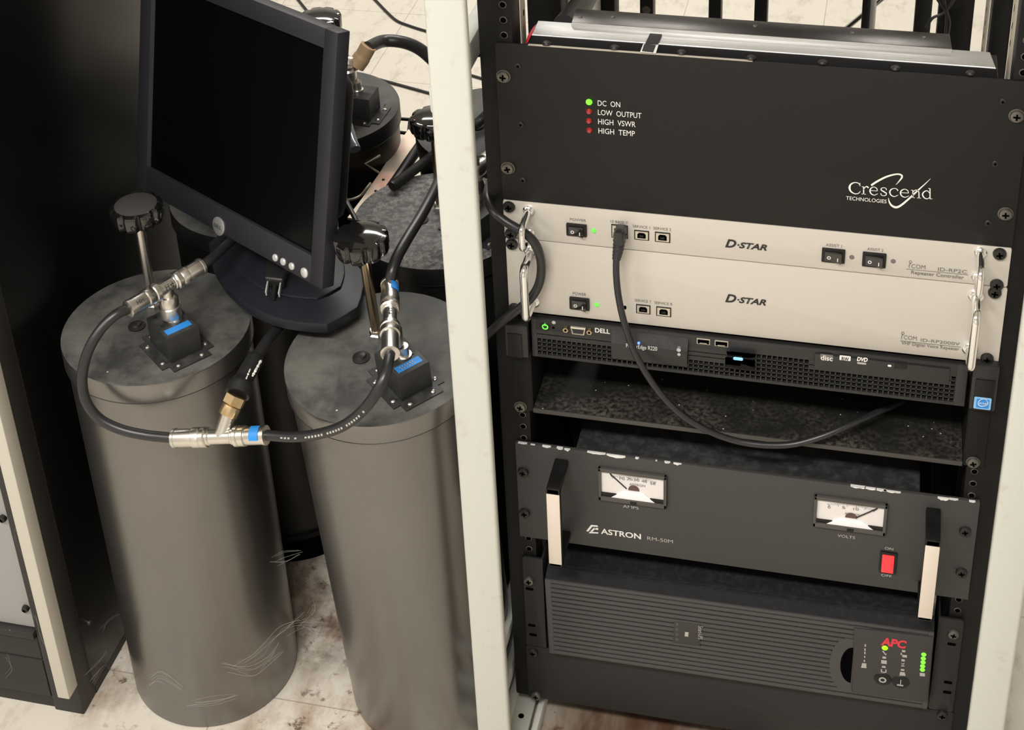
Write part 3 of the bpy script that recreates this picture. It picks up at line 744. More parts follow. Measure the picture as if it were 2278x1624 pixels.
text('lettering', 'intel', (2178, 898.5), (2196, 900), 6, -.0123, 'white', st)
strokes('logo', st, 'white', swash([(2196, 890), (2190, 887), (2181, 889), (2176, 895), (2178, 901), (2186, 903), (2196, 900), (2198, 894), (2194, 891)], [.5, .6, .7, .8, .9, .8, .6, .5, .3]), -.0123)

# ================================================================ empty shelf
t = thing('rack_shelf', 'dusty black steel rack shelf, empty, beneath the server', 'shelf', (.2413, 0, .4815))
g = G('shelf'); g.box(.0216, .461, -.0005, .34, .4842, .4862, .0003); g.obj('tray', t)
g = G('shelflip'); g.box(.0216, .461, -.0022, -.0006, .4812, .4866, .0005); g.obj('front_lip', t)
for x0, x1 in ((.0202, .0214), (.4612, .4624)):
    G('rack').box(x0, x1, .0005, .34, .4815, .560, .0004).obj('side_wall', t)
for x0, x1 in ((.0008, .0204), (.4622, .4818)):
    G('rack').box(x0, x1, .0004, .0028, .4805, .5580, .0006).obj('mounting_ear', t)
G('rack').box(.0216, .461, .339, .3405, .4815, .560, .0004).obj('shelf_light_block', t)  # added wall that blocks light from behind the shelf
for px, py in ((1157, 907), (2165, 1031)): screw(px, py, .0004, .0062, t, 'screws', .004, 1.1)

# ================================================================ power supply with two meters
AY = -.0018; AZ0, AZ1 = .3003, .4362
t = thing('power_supply', 'dark grey rack power supply with two meters, bar handles and a red switch', 'power supply', (.2413, 0, AZ0))
g = G('astron'); g.rrect(0, .4826, AZ0, AZ1, AY, .0028, .0006, .0005); g.obj('front_panel', t)
g = G('dusty'); g.box(.0640, .4240, .0034, .33, .3050, .4300, .002); g.obj('case', t)
rnd = random.Random(3)
chips = [(1152, 1172, 2.5), (1180, 1190, 1.2), (1206, 1225, 4), (1238, 1252, 5), (1255, 1268, 6), (1306, 1347, 5), (1349, 1391, 7), (1413, 1421, 3), (1458, 1462, 2), (1478, 1491, 4.5), (1498, 1516, 5), (1892, 1926, 6), (1924, 1950, 5), (1948, 1972, 5), (1966, 2004, 6), (2086, 2112, 9), (2112, 2132, 4), (2156, 2170, 3)]
for xa, xb, d in chips:
    f = lambda x: 982.5+(x-1148.5)*(1117-982.5)/(2179-1148.5)
    xs = [xa+(xb-xa)*i/6 for i in range(7)]
    lo = [at(x, f(x), 1, AY).x for x in xs]; dz = [(.2+.8*sin(pi*(i+.3)/6.6))*d*.00042*rnd.uniform(.5, 1.2) for i in range(7)]
    g = G('chip')
    g.front([(x, AZ1-max(.0004, q)) for x, q in zip(lo, dz)]+[(lo[-1], AZ1+.0001), (lo[0], AZ1+.0001)], AY-.0002, AY+.0004)
    g.box(lo[0], lo[-1], AY-.0002, AY+.003*rnd.uniform(.4, .9), AZ1-.0003, AZ1+.0002)
    g.obj('bare_patch', t, smooth=0, label='bright bare metal where paint chipped off')
for x in (.0508, .4380):
    out = .047; za, zb = .4222, .3105; hw = .0074; th = .0085
    g = G('black', 'barface')
    g.box(x-hw, x+hw, AY-out, AY, za-th, za, .0016); g.box(x-hw, x+hw, AY-out, AY, zb, zb+th, .0016)
    g.box(x-hw, x+hw, AY-out, AY-out+.0075, zb+.0005, za-.0005, .0012); h = g.obj('handle', t)
    g = G('barface'); g.box(x-hw+.0003, x+hw-.0003, AY-out-.0006, AY-out+.004, zb+.0045, za-.0075, .0006); g.obj('grip', h, label='bare aluminium grip')
def meter(t, fr, wi, name, needle, mark, body, nx):
    a, b = fr
    A, B = at(*a, 1, AY), at(*b, 1, AY); x0, x1, z1, z0 = A.x, B.x, A.z, B.z
    g = G('glassy'); bw = .0035
    for p in ((x0, x1, z1-bw*1.3, z1), (x0, x1, z0, z0+bw*1.6), (x0, x0+bw, z0, z1), (x1-bw, x1, z0, z1)): g.box(p[0], p[1], AY-.0045, AY, p[2], p[3], .0009)
    m = g.obj(name, t)
    fx0, fx1, fz0, fz1 = x0+bw, x1-bw, z0+bw*1.6, z1-bw*1.3; W = fx1-fx0; H = fz1-fz0
    fy = AY-.0012
    g = G('meter'); g.box(fx0, fx1, fy, AY, fz0, fz1); g.obj('dial', m)
    cx, cz = fx0+W*.52, fz0+H*.12
    g = G('greyink')
    def bar(p, q, w_, y=fy-.0003):
        p, q = Vector(p), Vector(q); d = (q-p).normalized(); n = Vector((-d.y, d.x))*w_
        g.front([tuple(v) for v in (p+n, p-n, q-n, q+n)], y, fy)
    for i in range(31):
        u = i/30; x_ = fx0+W*(.15+.73*u); z_ = fz1-H*(.07+.10*(2*u-1)**2); L_ = H*(.13 if i % 6 == 0 else .08); an = (u-.5)*1.3
        bar((x_, z_), (x_-L_*sin(an), z_-L_*cos(an)), .00012 if i % 6 else .00022)
    g.obj('scale', m, smooth=0)
    g = G('ink'); hx = cx-W*.02
    bar((hx+(needle[0])*W*.10, cz+H*.28), (cx+needle[0]*W*.40, cz+H*.80), .00028, fy-.0016); g.obj('needle', m, smooth=0)
    g = G('brown'); g.front([(cx+W*.09*cos(a_*pi/12), cz+H*.24+H*.20*sin(a_*pi/12)) for a_ in range(13)], fy-.0010, fy); g.obj('pivot_cover', m)
    g = G('black'); g.box(fx0, fx1, fy-.0016, fy, fz0, fz0+H*.13); g.obj('lower_mask', m)
    g = G('meterw'); g.front([(cx-W*.36, fz0), (cx+W*.34, fz0), (cx+W*.16, fz0+H*.30), (cx-W*.17, fz0+H*.30)], fy-.0022, fy, .0003); g.obj('mask', m)
    g = G('black'); g.box(cx-.0035, cx+.0035, AY-.0052, AY-.004, z0+.0006, z0+.0045, .0004); g.obj('zero_screw', m)
    for s_, p0, p1, cp in mark: text('lettering', s_, p0, p1, cp, fy-.0004, 'greyink', m)
    return m
meter(t, ((1331, 1036), (1484, 1127)), None, 'amp_meter', (-.95,), [('10', (1378, 1066), (1390, 1068), 6), ('20', (1394, 1067), (1407, 1069), 6), ('30', (1409, 1069), (1422, 1071), 6), ('40', (1427, 1072), (1439, 1074), 6), ('50', (1446, 1077), (1458, 1079), 6), ('ASTRON', (1400, 1079), (1435, 1083), 5)], '', 0)
meter(t, ((1812, 1098), (1970, 1187)), None, 'volt_meter', (.95,), [('0', (1841, 1130), (1847, 1131), 6), ('5', (1873, 1131), (1880, 1132), 6), ('10', (1898, 1134), (1910, 1136), 6), ('ASTRON', (1879, 1144), (1915, 1148), 5)], '', 0)
text('lettering', 'AMPS', (1386, 1129), (1421, 1132.5), 6.5, AY, 'dimwhite', t, bold=.005)
text('lettering', 'VOLTS', (1863, 1194), (1902, 1198.5), 6.5, AY, 'dimwhite', t, bold=.005)
text('logo', 'ASTRON', (1337, 1187.5), (1426, 1198), 12, AY, 'white', t, bold=.02)
text('lettering', 'RM-50M', (1440, 1201), (1497, 1207.5), 8, AY, 'dimwhite', t)
strokes('logo', t, 'white', [[(1304, 1181), (1315, 1167), (1329, 1168), (1331, 1172), (1318, 1171), (1309, 1182)], [(1313, 1182), (1321, 1173.5), (1326, 1174), (1318, 1182.5)], [(1323, 1173.5), (1331, 1174.3), (1331, 1178.5), (1323, 1177.5)], [(1312, 1182.5), (1331, 1183.5), (1331, 1186.5), (1310, 1185.5)]], AY)
for px, py in ((1163, 1052), (1166.5, 1143), (2147, 1184), (2139, 1276)): screw(px, py, AY, .0060, t, 'screwb', .004)
a, b = at(1959, 1224, 1, AY), at(1993, 1275, 1, AY)
g = G('black'); g.rrect(a.x, b.x, b.z, a.z, AY-.0025, AY, .0012, .0005); sw = g.obj('power_switch', t)
a, b = at(1963, 1234, 1, AY-.003), at(1987, 1271, 1, AY-.003)
g = G('redlit'); mz = (a.z+b.z)/2
g.prism([(-(AY-.0026), b.z), (-(AY-.0075), b.z+.001), (-(AY-.0042), mz), (-(AY-.0032), a.z), (-(AY-.0020), a.z)], a.x, b.x, Matrix(((0, 0, 1, 0), (-1, 0, 0, 0), (0, 1, 0, 0), (0, 0, 0, 1))), .0006)
g.obj('rocker', sw, label='red rocker, switched on')
text('lettering', 'ON', (1968, 1221.5), (1987, 1224), 6, AY, 'dimwhite', t, bold=.01); text('lettering', 'OFF', (1960, 1281), (1984, 1284), 6, AY, 'dimwhite', t, bold=.01)

# ================================================================ battery back-up unit
UY = -.015
t = thing('battery_backup', 'black ribbed battery back-up unit with a column of green lamps, lowest in the rack', 'power backup', (.24, 0, .139))
TI = Matrix.Translation((.240, 0, .197)) @ Matrix.Rotation(-.0135, 4, 'Y') @ Matrix.Translation((-.240, 0, -.197))
ux0, ux1, uz0, uz1 = .0302, .4525, .1400, .2556
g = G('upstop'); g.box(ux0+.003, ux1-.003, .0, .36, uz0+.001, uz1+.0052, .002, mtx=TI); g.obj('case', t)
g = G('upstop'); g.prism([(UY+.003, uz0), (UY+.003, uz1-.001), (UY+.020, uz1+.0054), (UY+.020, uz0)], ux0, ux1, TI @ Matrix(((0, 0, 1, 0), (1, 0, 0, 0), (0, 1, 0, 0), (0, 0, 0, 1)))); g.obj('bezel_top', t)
g = G('ups', 'void')
g.mi = 1; g.box(ux0+.003, ux1-.003, UY+.0015, UY+.003, uz0+.002, uz1-.002, mtx=TI)
g.mi = 0
g.box(ux0, ux0+.0068, UY, UY+.0032, uz0, uz1, .0008, mtx=TI); g.box(ux1-.0062, ux1, UY, UY+.0032, uz0, uz1, .0008, mtx=TI)
g.box(ux0+.006, ux1-.006, UY, UY+.0032, uz1-.0042, uz1, .0008, mtx=TI)
nr = 16; pz = (uz1-.0042-uz0)/nr
dx0 = at(1899, 1450, 1, UY).x; hz0, hz1 = .150, .2330
for i in range(nr):
    zc = uz1-.0042-(i+.5)*pz
    xe = ux1-.0055
    if 2 <= i < 14:
        u = (zc-(.1925))/.036
        xe = dx0-.006-.018*math.sqrt(max(0, 1-u*u)) if abs(u) < 1 else dx0+.001
    g.box(ux0+.0062, xe, UY-.0008, UY+.0026, zc-pz*.34, zc+pz*.34, .0010, 2, mtx=TI)
bz = g.obj('ribbed_bezel', t)
g = G('ups', 'void'); poly = [(dx0-.0005, .1925+.034), (dx0-.0005, .1925-.034)]
g.front([(dx0-.0075-.017*cos(a), .1925+.040*sin(a)) for a in [radians(q) for q in range(-90, 91, 10)]]+[(dx0+.001, .1925+.040), (dx0+.001, .1925-.040)], UY-.0006, UY+.002)
g.obj('display_surround', t)
g = G('void'); g.front([(dx0-.0005-.0125*cos(a), .1935+.027*sin(a)) for a in [radians(q) for q in range(-90, 91, 10)]], UY-.0010, UY+.002); g.obj('finger_recess', t)
dc = [at(1900, 1399, 1, UY-.003), at(2077, 1420, 1, UY-.003), at(2062, 1562, 1, UY-.003), at(1895, 1541, 1, UY-.003)]
g = G('upsdisp'); g.front([(p.x, p.z) for p in (dc[3], dc[2], dc[1], dc[0])], UY-.003, UY+.002, .0006); dp = g.obj('display', t)
DY = UY-.003
text('logo', 'APC', (1959, 1434.5), (2016, 1441), 17, DY, 'red', dp, bold=.045, shear=.12)
def dotp(px, py, r, m, nm, par=dp): c = at(px, py, 1, DY); return G(m).lathe([(r, 0), (r*.85, .0007), (0, .0012)], 16, Matrix.Translation((c.x, DY, c.z)) @ Matrix.Rotation(pi/2, 4, 'X')).obj(nm, par)
dotp(1968.5, 1441.5, .0033, 'lime', 'lamp')
for px, py in ((2055, 1456), (2054, 1465), (2053.5, 1473.5), (2052.5, 1482), (2052, 1490)): dotp(px, py, .0026, 'green', 'lamp')
def icn(pts): return [[(1860+x/8.12, 1380+y/8.12) for x, y in q] for q in pts]
R = lambda x0, y0, x1, y1: [(x0, y0), (x1, y0+.11*(x1-x0)), (x1, y1+.11*(x1-x0)), (x0, y1)]
strokes('lettering', dp, 'dimwhite', icn([
    R(515, 425, 540, 470), R(510, 500, 535, 545), R(508, 560, 532, 605), R(505, 635, 528, 670), R(500, 705, 522, 745), [(470, 765), (545, 772), (550, 860), (450, 852)],
    [(830, 550), (860, 545), (890, 600), (915, 590), (900, 630), (870, 600)], R(838, 645, 902, 685), R(815, 710, 915, 775), R(828, 815, 895, 850), R(808, 875, 830, 930), R(890, 880, 910, 940), R(830, 920, 890, 938),
    R(1190, 530, 1250, 568), R(1165, 580, 1190, 620), R(1195, 615, 1280, 660), R(1180, 695, 1240, 735), [(1175, 765), (1195, 770), (1240, 830), (1215, 832)], [(1215, 768), (1240, 770), (1195, 832), (1172, 825)], R(1170, 870, 1232, 905), [(1155, 925), (1240, 935), (1255, 1000), (1145, 990)],
    R(1510, 940, 1605, 1000)]), DY)
for px, py, r in ((1963.5, 1510.5, .0095), (2003.5, 1517, .0095)):
    c = at(px, py, 1, DY); g = G('black'); g.lathe([(r, 0), (r*.95, .0006), (r*.5, .0010), (0, .0012)], 28, Matrix.Translation((c.x, DY, c.z)) @ Matrix.Rotation(pi/2, 4, 'X')); b = g.obj('button', dp)
    g = G('dimwhite')
    if px < 1980: g.lathe([(.0024, 0), (.0040, 0), (.0040, .0004), (.0024, .0004)], 20, Matrix.Translation((c.x, DY-.0012, c.z)) @ Matrix.Rotation(pi/2, 4, 'X'))
    else: g.box(c.x-.0004, c.x+.0004, DY-.0016, DY-.001, c.z-.003, c.z+.0045); g.box(c.x-.0035, c.x+.003, DY-.0016, DY-.001, c.z-.0045, c.z-.003)
    g.obj('marking', b)
p = [(1500, 1384), (1559, 1391), (1557, 1437), (1497, 1430)]
ly = UY-.0018
g = G('upsdisp'); q_ = [at(*v, 1, ly) for v in p]; g.front([(v.x, v.z) for v in q_[::-1]], ly, UY+.002, .0003); lb = g.obj('name_plate', t, label='small rectangular name plate among the ribs')
# the name runs downwards
def vtext(body, p0, p1, cap, y, m, par):
    o = text('lettering', body, (p0[0], p0[1]), (p0[0]+(p1[1]-p0[1]), p0[1]), cap, y, m, par)
    c = at(*p0, 1, y)-par.parent.location
    R_ = Matrix.Translation(c) @ Matrix.Rotation(pi/2, 4, 'Y') @ Matrix.Translation(-c)
    o.data.transform(R_); return o
vtext('Smart-UPS', (1549, 1391), (1549, 1432), 8, ly, 'dimwhite', lb)
strokes('logo', lb, 'dimwhite', [[(1524, 1405), (1532, 1406), (1531, 1416), (1523, 1415)]], ly)
for i, ch in enumerate('3000'): text('lettering', ch, (1503, 1391+i*11), (1509, 1392+i*11), 6, ly, 'greyink', lb)
for x0, x1, sp, holes_ in ((.0010, .0245, (1176, 1294), ((1178, 1310), (1183, 1391), (1186, 1412))), (.4556, .4816, (2121, 1413), ((2117, 1433), (2109, 1518), (2107, 1540)))):
    g = G('blank', 'void'); z0_, z1_ = (.128, .2680)
    g.rrect(x0, x1, z0_, z1_, -.0008, .0026, .003, .0005); g.box(x0 if x0 > .2 else x1-.002, (x0+.002) if x0 > .2 else x1, -.0005, .06, z0_, z1_, .0004)
    g.mi = 1
    for px, py in holes_:
        c = at(px, py, 1, -.0008); g.rrect(c.x-.0045, c.x+.0045, c.z-.0020, c.z+.0020, -.0011, .0, .0016)
    e = g.obj('mounting_bracket', t)
    screw(sp[0], sp[1], -.0008, .0060, e, 'screws', .004)

# ================================================================ blank filler panel at the foot of the rack
t = thing('blank_panel', 'plain black filler panel closing the bottom of the rack above the floor', 'panel', (.2413, 0, .0415))
g = G('blank'); g.rrect(0, .4826, .0415, .1265, -.0004, .0028, .002, .0005); g.obj('panel', t)
for px, py, m in ((1185, 1453, 'screwb'), (1192, 1550, 'screws'), (2096, 1593, 'screwb')): screw(px, py, -.0004, .0060, t, m, .004)

# ================================================================ monitor on its stand
MO = Vector((-.4771, .1691, .6301))
MR = Matrix.Rotation(-.5485, 3, 'Z') @ Matrix.Rotation(-.2337, 3, 'X') @ Matrix.Rotation(-.0467, 3, 'Y')
MM = Matrix.Translation(MO) @ MR.to_4x4()
def mon(px, py, off=0):
    """spot of the photograph -> (x, z) on the monitor's front face"""
    d = CAMR @ Vector(((px-PCX)/FPX, -(py-PCY)/FPX, -1)); n = MR @ Vector((0, 1, 0)); o = MO+n*off
    p = CAM+d*((o-CAM).dot(n)/d.dot(n)); q = MR.transposed() @ (p-MO); return q.x, q.z
SW, SH = .3041, .2281
t = thing('monitor', 'black flat-panel computer monitor standing on the cylinders with a dark screen', 'monitor', (-.27, .09, .5535))
ml, mr_, mb, mt = .0220, .0211, .0320, .0219
g = G('bezel')
g.box(-ml, 0, 0, .0170, -mb, SH+mt, .0016, mtx=MM); g.box(SW, SW+mr_, 0, .0170, -mb, SH+mt, .0016, mtx=MM)
g.box(-.002, SW+.002, 0, .0170, -mb, 0, .0016, mtx=MM); g.box(-.002, SW+.002, 0, .0170, SH, SH+mt, .0016, mtx=MM)
# sloping inner lip
for pl, ax in (([(0, .0005), (0, .006), (.0028, .006)], 'L'), ([(SW, .0005), (SW, .006), (SW-.0028, .006)], 'R')):
    g.prism(pl, 0, SH, MM)
g.obj('bezel', t)
g = G('screen'); g.box(0, SW, .0045, .012, 0, SH, mtx=MM); g.obj('screen', t, label='switched-off black screen')
g = G('bezel2'); g.box(-ml+.03, SW+mr_-.026, .0165, .038, -mb+.010, SH+mt-.018, .006, mtx=MM)
g.box(.05, SW-.03, .037, .085, .005, SH-.05, .022, 3, mtx=MM); g.obj('back_shell', t)
bx, bz_ = mon(487.5, 503)
g = G('badge'); g.lathe([(.0108, 0), (.0108, .0012), (.0098, .0018), (0, .0020)], 32, MM @ Matrix.Translation((bx, 0, bz_)) @ Matrix.Rotation(pi/2, 4, 'X')); bd = g.obj('badge', t, label='round silver badge')
cu = bpy.data.curves.new('t', 'FONT'); cu.body = 'DELL'; cu.size = .0062; cu.offset = .00008; o = bpy.data.objects.new('t', cu); COL.objects.link(o); bpy.context.view_layer.update()
me = bpy.data.meshes.new_from_object(o.evaluated_get(bpy.context.evaluated_depsgraph_get())); bpy.data.objects.remove(o)
g = G('ink'); g.bm.from_mesh(me); xs = [v.co.x for v in g.bm.verts]
bmesh.ops.transform(g.bm, matrix=MM @ Matrix.Translation((bx, -.0022, bz_-.002)) @ Matrix.Rotation(pi/2, 4, 'X') @ Matrix.Translation((-(min(xs)+max(xs))/2, 0, 0)), verts=g.bm.verts); g.obj('logo', bd, smooth=0)
for px, py in ((613.5, 573), (631, 582), (650, 592), (678, 606.5)):
    x, z = mon(px, py)
    G('button').lathe([(r_ * (.0056 if px > 670 else .0042), h_) for r_, h_ in ((1, 0), (1, .0012), (.8, .0022), (0, .0028))], 22, MM @ Matrix.Translation((x, 0, z)) @ Matrix.Rotation(pi/2, 4, 'X')).obj('button', t)
zt = .5665
out = [(463, 540), (469, 575), (480, 603), (503, 637), (527, 660), (551, 680), (579, 694), (606, 705), (634, 712), (662, 716.5), (695, 720), (727, 721), (765, 702), (796, 682), (804, 660), (809, 637), (808, 615), (804, 598), (787, 580)]
pl = [tuple(at(*p, 2, zt)[:2]) for p in out]+[(-.225, .165), (-.30, .205), (-.37, .19)]
g = G('bezel2'); g.prism(pl[::-1], .5535, zt, bev=.0022)
bs = g.obj('stand_base', t)
cxy = Vector((sum(p[0] for p in pl)/len(pl), sum(p[1] for p in pl)/len(pl)))
g = G('bezel2'); g.prism([((p[0]-cxy.x)*.80+cxy.x-.012, (p[1]-cxy.y)*.72+cxy.y+.020) for p in pl[::-1]], zt-.0005, zt+.0035, bev=.002); g.obj('raised_plate', bs)
g = G('bezel2')
n0 = MM @ Vector((SW/2, .05, -.01)); n1 = MM @ Vector((SW/2, .075, .09))
a = Vector((-.300, .135, zt))
g.tube([a, a.lerp(n0, .5)+Vector((.0, .012, 0)), n0+Vector((.004, .01, .02)), n1], lambda u: .030-.006*sin(pi*u), 20)
g.obj('neck', t)

g = G('cable2'); g.tube([at(757, 420, 2, .575), at(770, 448, 2, .575), at(790, 486, 2, .572), at(800, 510, 2, .568)], .0032, 10); g.obj('signal_cord', t)

# power plug lying on the foot of the stand
t = thing('power_plug', 'black mains plug with bare prongs lying on the monitor stand base', 'plug', tuple(at(604, 640, 2, zt+.004)))
pb = [at(588, 629, 2, .577), at(633, 634, 2, .577), at(636, 603, 2, .580), at(596, 600, 2, .580)]
c0 = (pb[0]+pb[1])/2; c1 = (pb[2]+pb[3])/2; dr_ = (c0-c1).normalized(); sd = (pb[1]-pb[0]).normalized(); upv = sd.cross(dr_).normalized()
PM = Matrix(((sd.x, dr_.x, -upv.x, c0.x), (sd.y, dr_.y, -upv.y, c0.y), (sd.z, dr_.z, -upv.z, c0.z), (0, 0, 0, 1)))
if PM.to_3x3() @ Vector((0, 0, 1)) != Vector((0, 0, 0)) and (PM.to_3x3() @ Vector((0, 0, 1))).z < 0: upv = -upv
g = G('cable2'); g.box(-.0115, .0115, -.030, 0, -.0075, .0075, .003, 3, mtx=PM); g.obj('plug_body', t)
for x in (-.0075, .0075):
    g = G('button'); g.box(x-.0008, x+.0008, -.001, .0165, -.003, .003, .0003, mtx=PM); g.obj('prong', t)
g = G('cable2'); g.cyl(PM @ Vector((0, -.001, -.004)), PM @ Vector((0, .019, -.004)), .0026); g.obj('ground_pin', t)
e = PM @ Vector((0, -.029, 0))
g = G('cable2'); g.tube([e, PM @ Vector((0, -.05, .002)), PM @ Vector((.01, -.075, .0)), PM @ Vector((.03, -.10, -.004))], .0034); g.obj('cord', t)

# ================================================================ cavity filters
RB, RL, HT = .1016, .1047, .5295
def cavity(label, dusty_knob=False, rod_h=.115, lidm='lid', bc=(.0385, -.0330), bth=51, rod=(-.0150, .0280), bodym='cav'):
    t = thing('cavity_filter', label, 'radio filter', (0, 0, 0), 'tall dark cylinders of the duplexer', world=False)
    g = G(bodym); g.lathe([(0, .0), (RB-.002, .0), (RB, .002), (RB, .5030), (0, .5030)], 96); g.obj('body', t, smooth=.5)
    g = G(lidm, bodym); g.lathe([(RL-.0006, HT-.0006), (RL-.0024, HT), (0, HT)], 96); g.mi = 1; g.lathe([(RB-.003, .5045), (RL-.0006, .5045), (RL, .5052), (RL, HT-.0022), (RL-.0006, HT-.0006)], 96); lo = g.obj('lid', t, smooth=.5); g = G('cavdark'); g.lathe([(RL-.0004, .5046), (RL+.0003, .5050), (RL+.0003, .5056), (RL-.0004, .5060)], 96); g.obj('seam', lo)
    th = radians(bth); BMx = Matrix.Translation((bc[0], bc[1], HT)) @ Matrix.Rotation(th-pi/2, 4, 'Z')
    # local: x = front->left turned -> edge directions; y along 51 deg
    g = G('box'); hx, hy = .0245, .0185
    g.prism([(-hx, -hy), (hx, -hy), (hx, hy), (-hx, hy)], .0008, .0345, BMx, .0014); bx_ = g.obj('coupling_box', t)
    g = G('box'); px_, py_ = .0385, .0310
    q = .010
    g.prism([(-hx-.003, -py_), (hx+.003, -py_), (hx+.003, -hy-.004), (px_, -hy-.004), (px_, hy+.004), (hx+.003, hy+.004), (hx+.003, py_), (-hx-.003, py_), (-hx-.003, hy+.004), (-px_, hy+.004), (-px_, -hy-.004), (-hx-.003, -hy-.004)], 0, .0016, BMx); g.obj('flange', t)
    for x, y in ((-.018, -.0255), (.018, -.0255), (-.018, .0255), (.018, .0255), (-.0325, -.014), (-.0325, .014), (.0325, -.014), (.0325, .014)):
        G('steel').lathe([(.0029, .0014), (.0028, .0026), (.0016, .0036), (0, .0038)], 14, BMx @ Matrix.Translation((x, y, 0))).obj('screw', t)
    for x, y in ((-.018, -.011), (.001, -.012), (-.018, .011), (.003, .011), (.006, .004)):
        G('screwb').lathe([(.0022, .034), (.0021, .0352), (0, .0358)], 12, BMx @ Matrix.Translation((x, y, 0))).obj('screw', bx_)
    g = G('steel'); g.lathe([(.0085, .0340), (.0085, .0365), (.0062, .0368), (.0062, .0480), (0, .0480)], 24, BMx @ Matrix.Translation((0, .003, 0))); g.obj('socket', t)
    g = G('screwb', 'void'); g.lathe([(.0095, HT), (.0095, HT+.0016), (.006, HT+.0030), (.005, HT+.0048), (.0025, HT+.0054), (0, HT+.0054)], 24, Matrix.Translation((-.020, -.008, 0))); g.obj('lid_bolt', t)
    rx, ry = rod
    g = G('steel'); g.lathe([(.0090, HT-.0005), (.0090, HT+.0050), (.0070, HT+.0065), (.0070, HT+.0100), (0, HT+.0100)], 6, Matrix.Translation((rx, ry, 0))); g.obj('rod_nut', t)
    g = G('bronze' if not dusty_knob else 'steel'); g.cyl((rx, ry, HT+.008), (rx, ry, HT+rod_h+.008), .0056, n=20); g.obj('tuning_rod', t)
    g = G('knob'); R0 = .0292; z0 = HT+rod_h
    g.lathe([(.010, z0-.004), (R0*.96, z0), (R0, z0+.003), (R0, z0+.0150), (R0*.965, z0+.0178), (R0*.86, z0+.0190), (R0*.78, z0+.0192)], 216, Matrix.Translation((rx, ry, 0)), lobes=9, depth=.0036)
    g.lathe([(R0*.80, z0+.0191), (R0*.6, z0+.0212), (R0*.3, z0+.0224), (0, z0+.0228)], 48, Matrix.Translation((rx, ry, 0)))
    g.lathe([(0, z0-.004), (.010, z0-.004)], 24, Matrix.Translation((rx, ry, 0)))
    kn = g.obj('knob', t, smooth=.7)
    if dusty_knob:
        g = G('knobd'); g.lathe([(R0*.79, z0+.01925), (R0*.6, z0+.0214), (R0*.3, z0+.0226), (0, z0+.0230)], 48, Matrix.Translation((rx, ry, 0))); g.obj('knob_face', kn, label='dust-dulled knob face')
    return t
def bluetape(t, dx=0):
    th = radians(51); BMx = Matrix.Translation((.0385, -.0330, HT)) @ Matrix.Rotation(th-pi/2, 4, 'Z')
    b = [c for c in t.children if c.name.startswith('coupling_box')][0]
    g = G('blue', 'dimwhite'); g.box(.0100, .0195, -.0150, .0140, .0343, .0349, mtx=BMx)
    if dx:
        g.mi = 1
        
        for i in range(6): g.box(.0125, .0142, -.0105+i*.003, -.0090+i*.003, .0348, .03505, mtx=BMx); g.box(.0155, .0172, -.0095+i*.003, -.0085+i*.003, .0348, .03505, mtx=BMx)
    g.obj('tape_label', b, label='blue tape label')
cA = cavity('front left dark cylinder with a dusty knob and plain blue tape on its box', True, rod_h=.119, rod=(-.0165, .0295))
cA.location = (-.4084, .0102, 0); bluetape(cA)
cB = cavity('leaning dark cylinder beside the cream post with a shiny knob and lettered blue tape', rod_h=.120)
cB.location = (-.127, .0328, .0085)
cB.rotation_euler = Vector((-.0269, -.0718, 1)).to_track_quat('Z', 'Y').to_euler()
q_ = Vector((0, 0, 1)).rotation_difference(Vector((-.0269, -.0718, 1)).normalized()); cB.rotation_euler = (q_ @ Matrix.Rotation(radians(-3), 3, 'Z').to_quaternion()).to_euler(); bluetape(cB, 1)
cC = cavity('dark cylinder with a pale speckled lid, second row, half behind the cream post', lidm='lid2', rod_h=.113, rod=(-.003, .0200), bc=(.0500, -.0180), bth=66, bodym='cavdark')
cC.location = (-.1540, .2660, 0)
def another(src, label, x, y, rz):
    c = copy_tree(src); c['label'] = label; c.location = (x, y, 0); c.rotation_euler = (0, 0, rz); return c
DXY, DBC, DTH = (-.384, .503), (.0545, -.0105), 87
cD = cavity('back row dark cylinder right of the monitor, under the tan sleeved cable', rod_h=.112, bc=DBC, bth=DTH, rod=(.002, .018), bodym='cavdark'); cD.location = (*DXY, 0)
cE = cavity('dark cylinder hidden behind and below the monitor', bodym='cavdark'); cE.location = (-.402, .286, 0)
g = G('void', 'rack'); g.lathe([(RB-.001, 0), (RB+.0025, .0005), (RB+.0025, .036), (RB-.001, .037)], 96); g.mi = 1; g.lathe([(RB-.001, .037), (RB+.004, .038), (RB+.004, .046), (RB-.001, .047)], 96); g.obj('foot_ring', cE)
cG = another(cE, 'dark cylinder in the back row, hidden between the cream post and the rack rail', -.141, .492, 0)
for ch in list(cG.children):
    if ch.name.startswith('foot_ring'): bpy.data.objects.remove(ch)
    elif ch.name.startswith(('knob', 'tuning_rod', 'rod_nut')): ch.location.x += .012; ch.location.y -= .028
def boxtop(cx, cy, rz, h): return Matrix.Translation((cx, cy, 0)) @ Matrix.Rotation(rz, 4, 'Z') @ Vector((.0385, -.0330, HT+h)) 

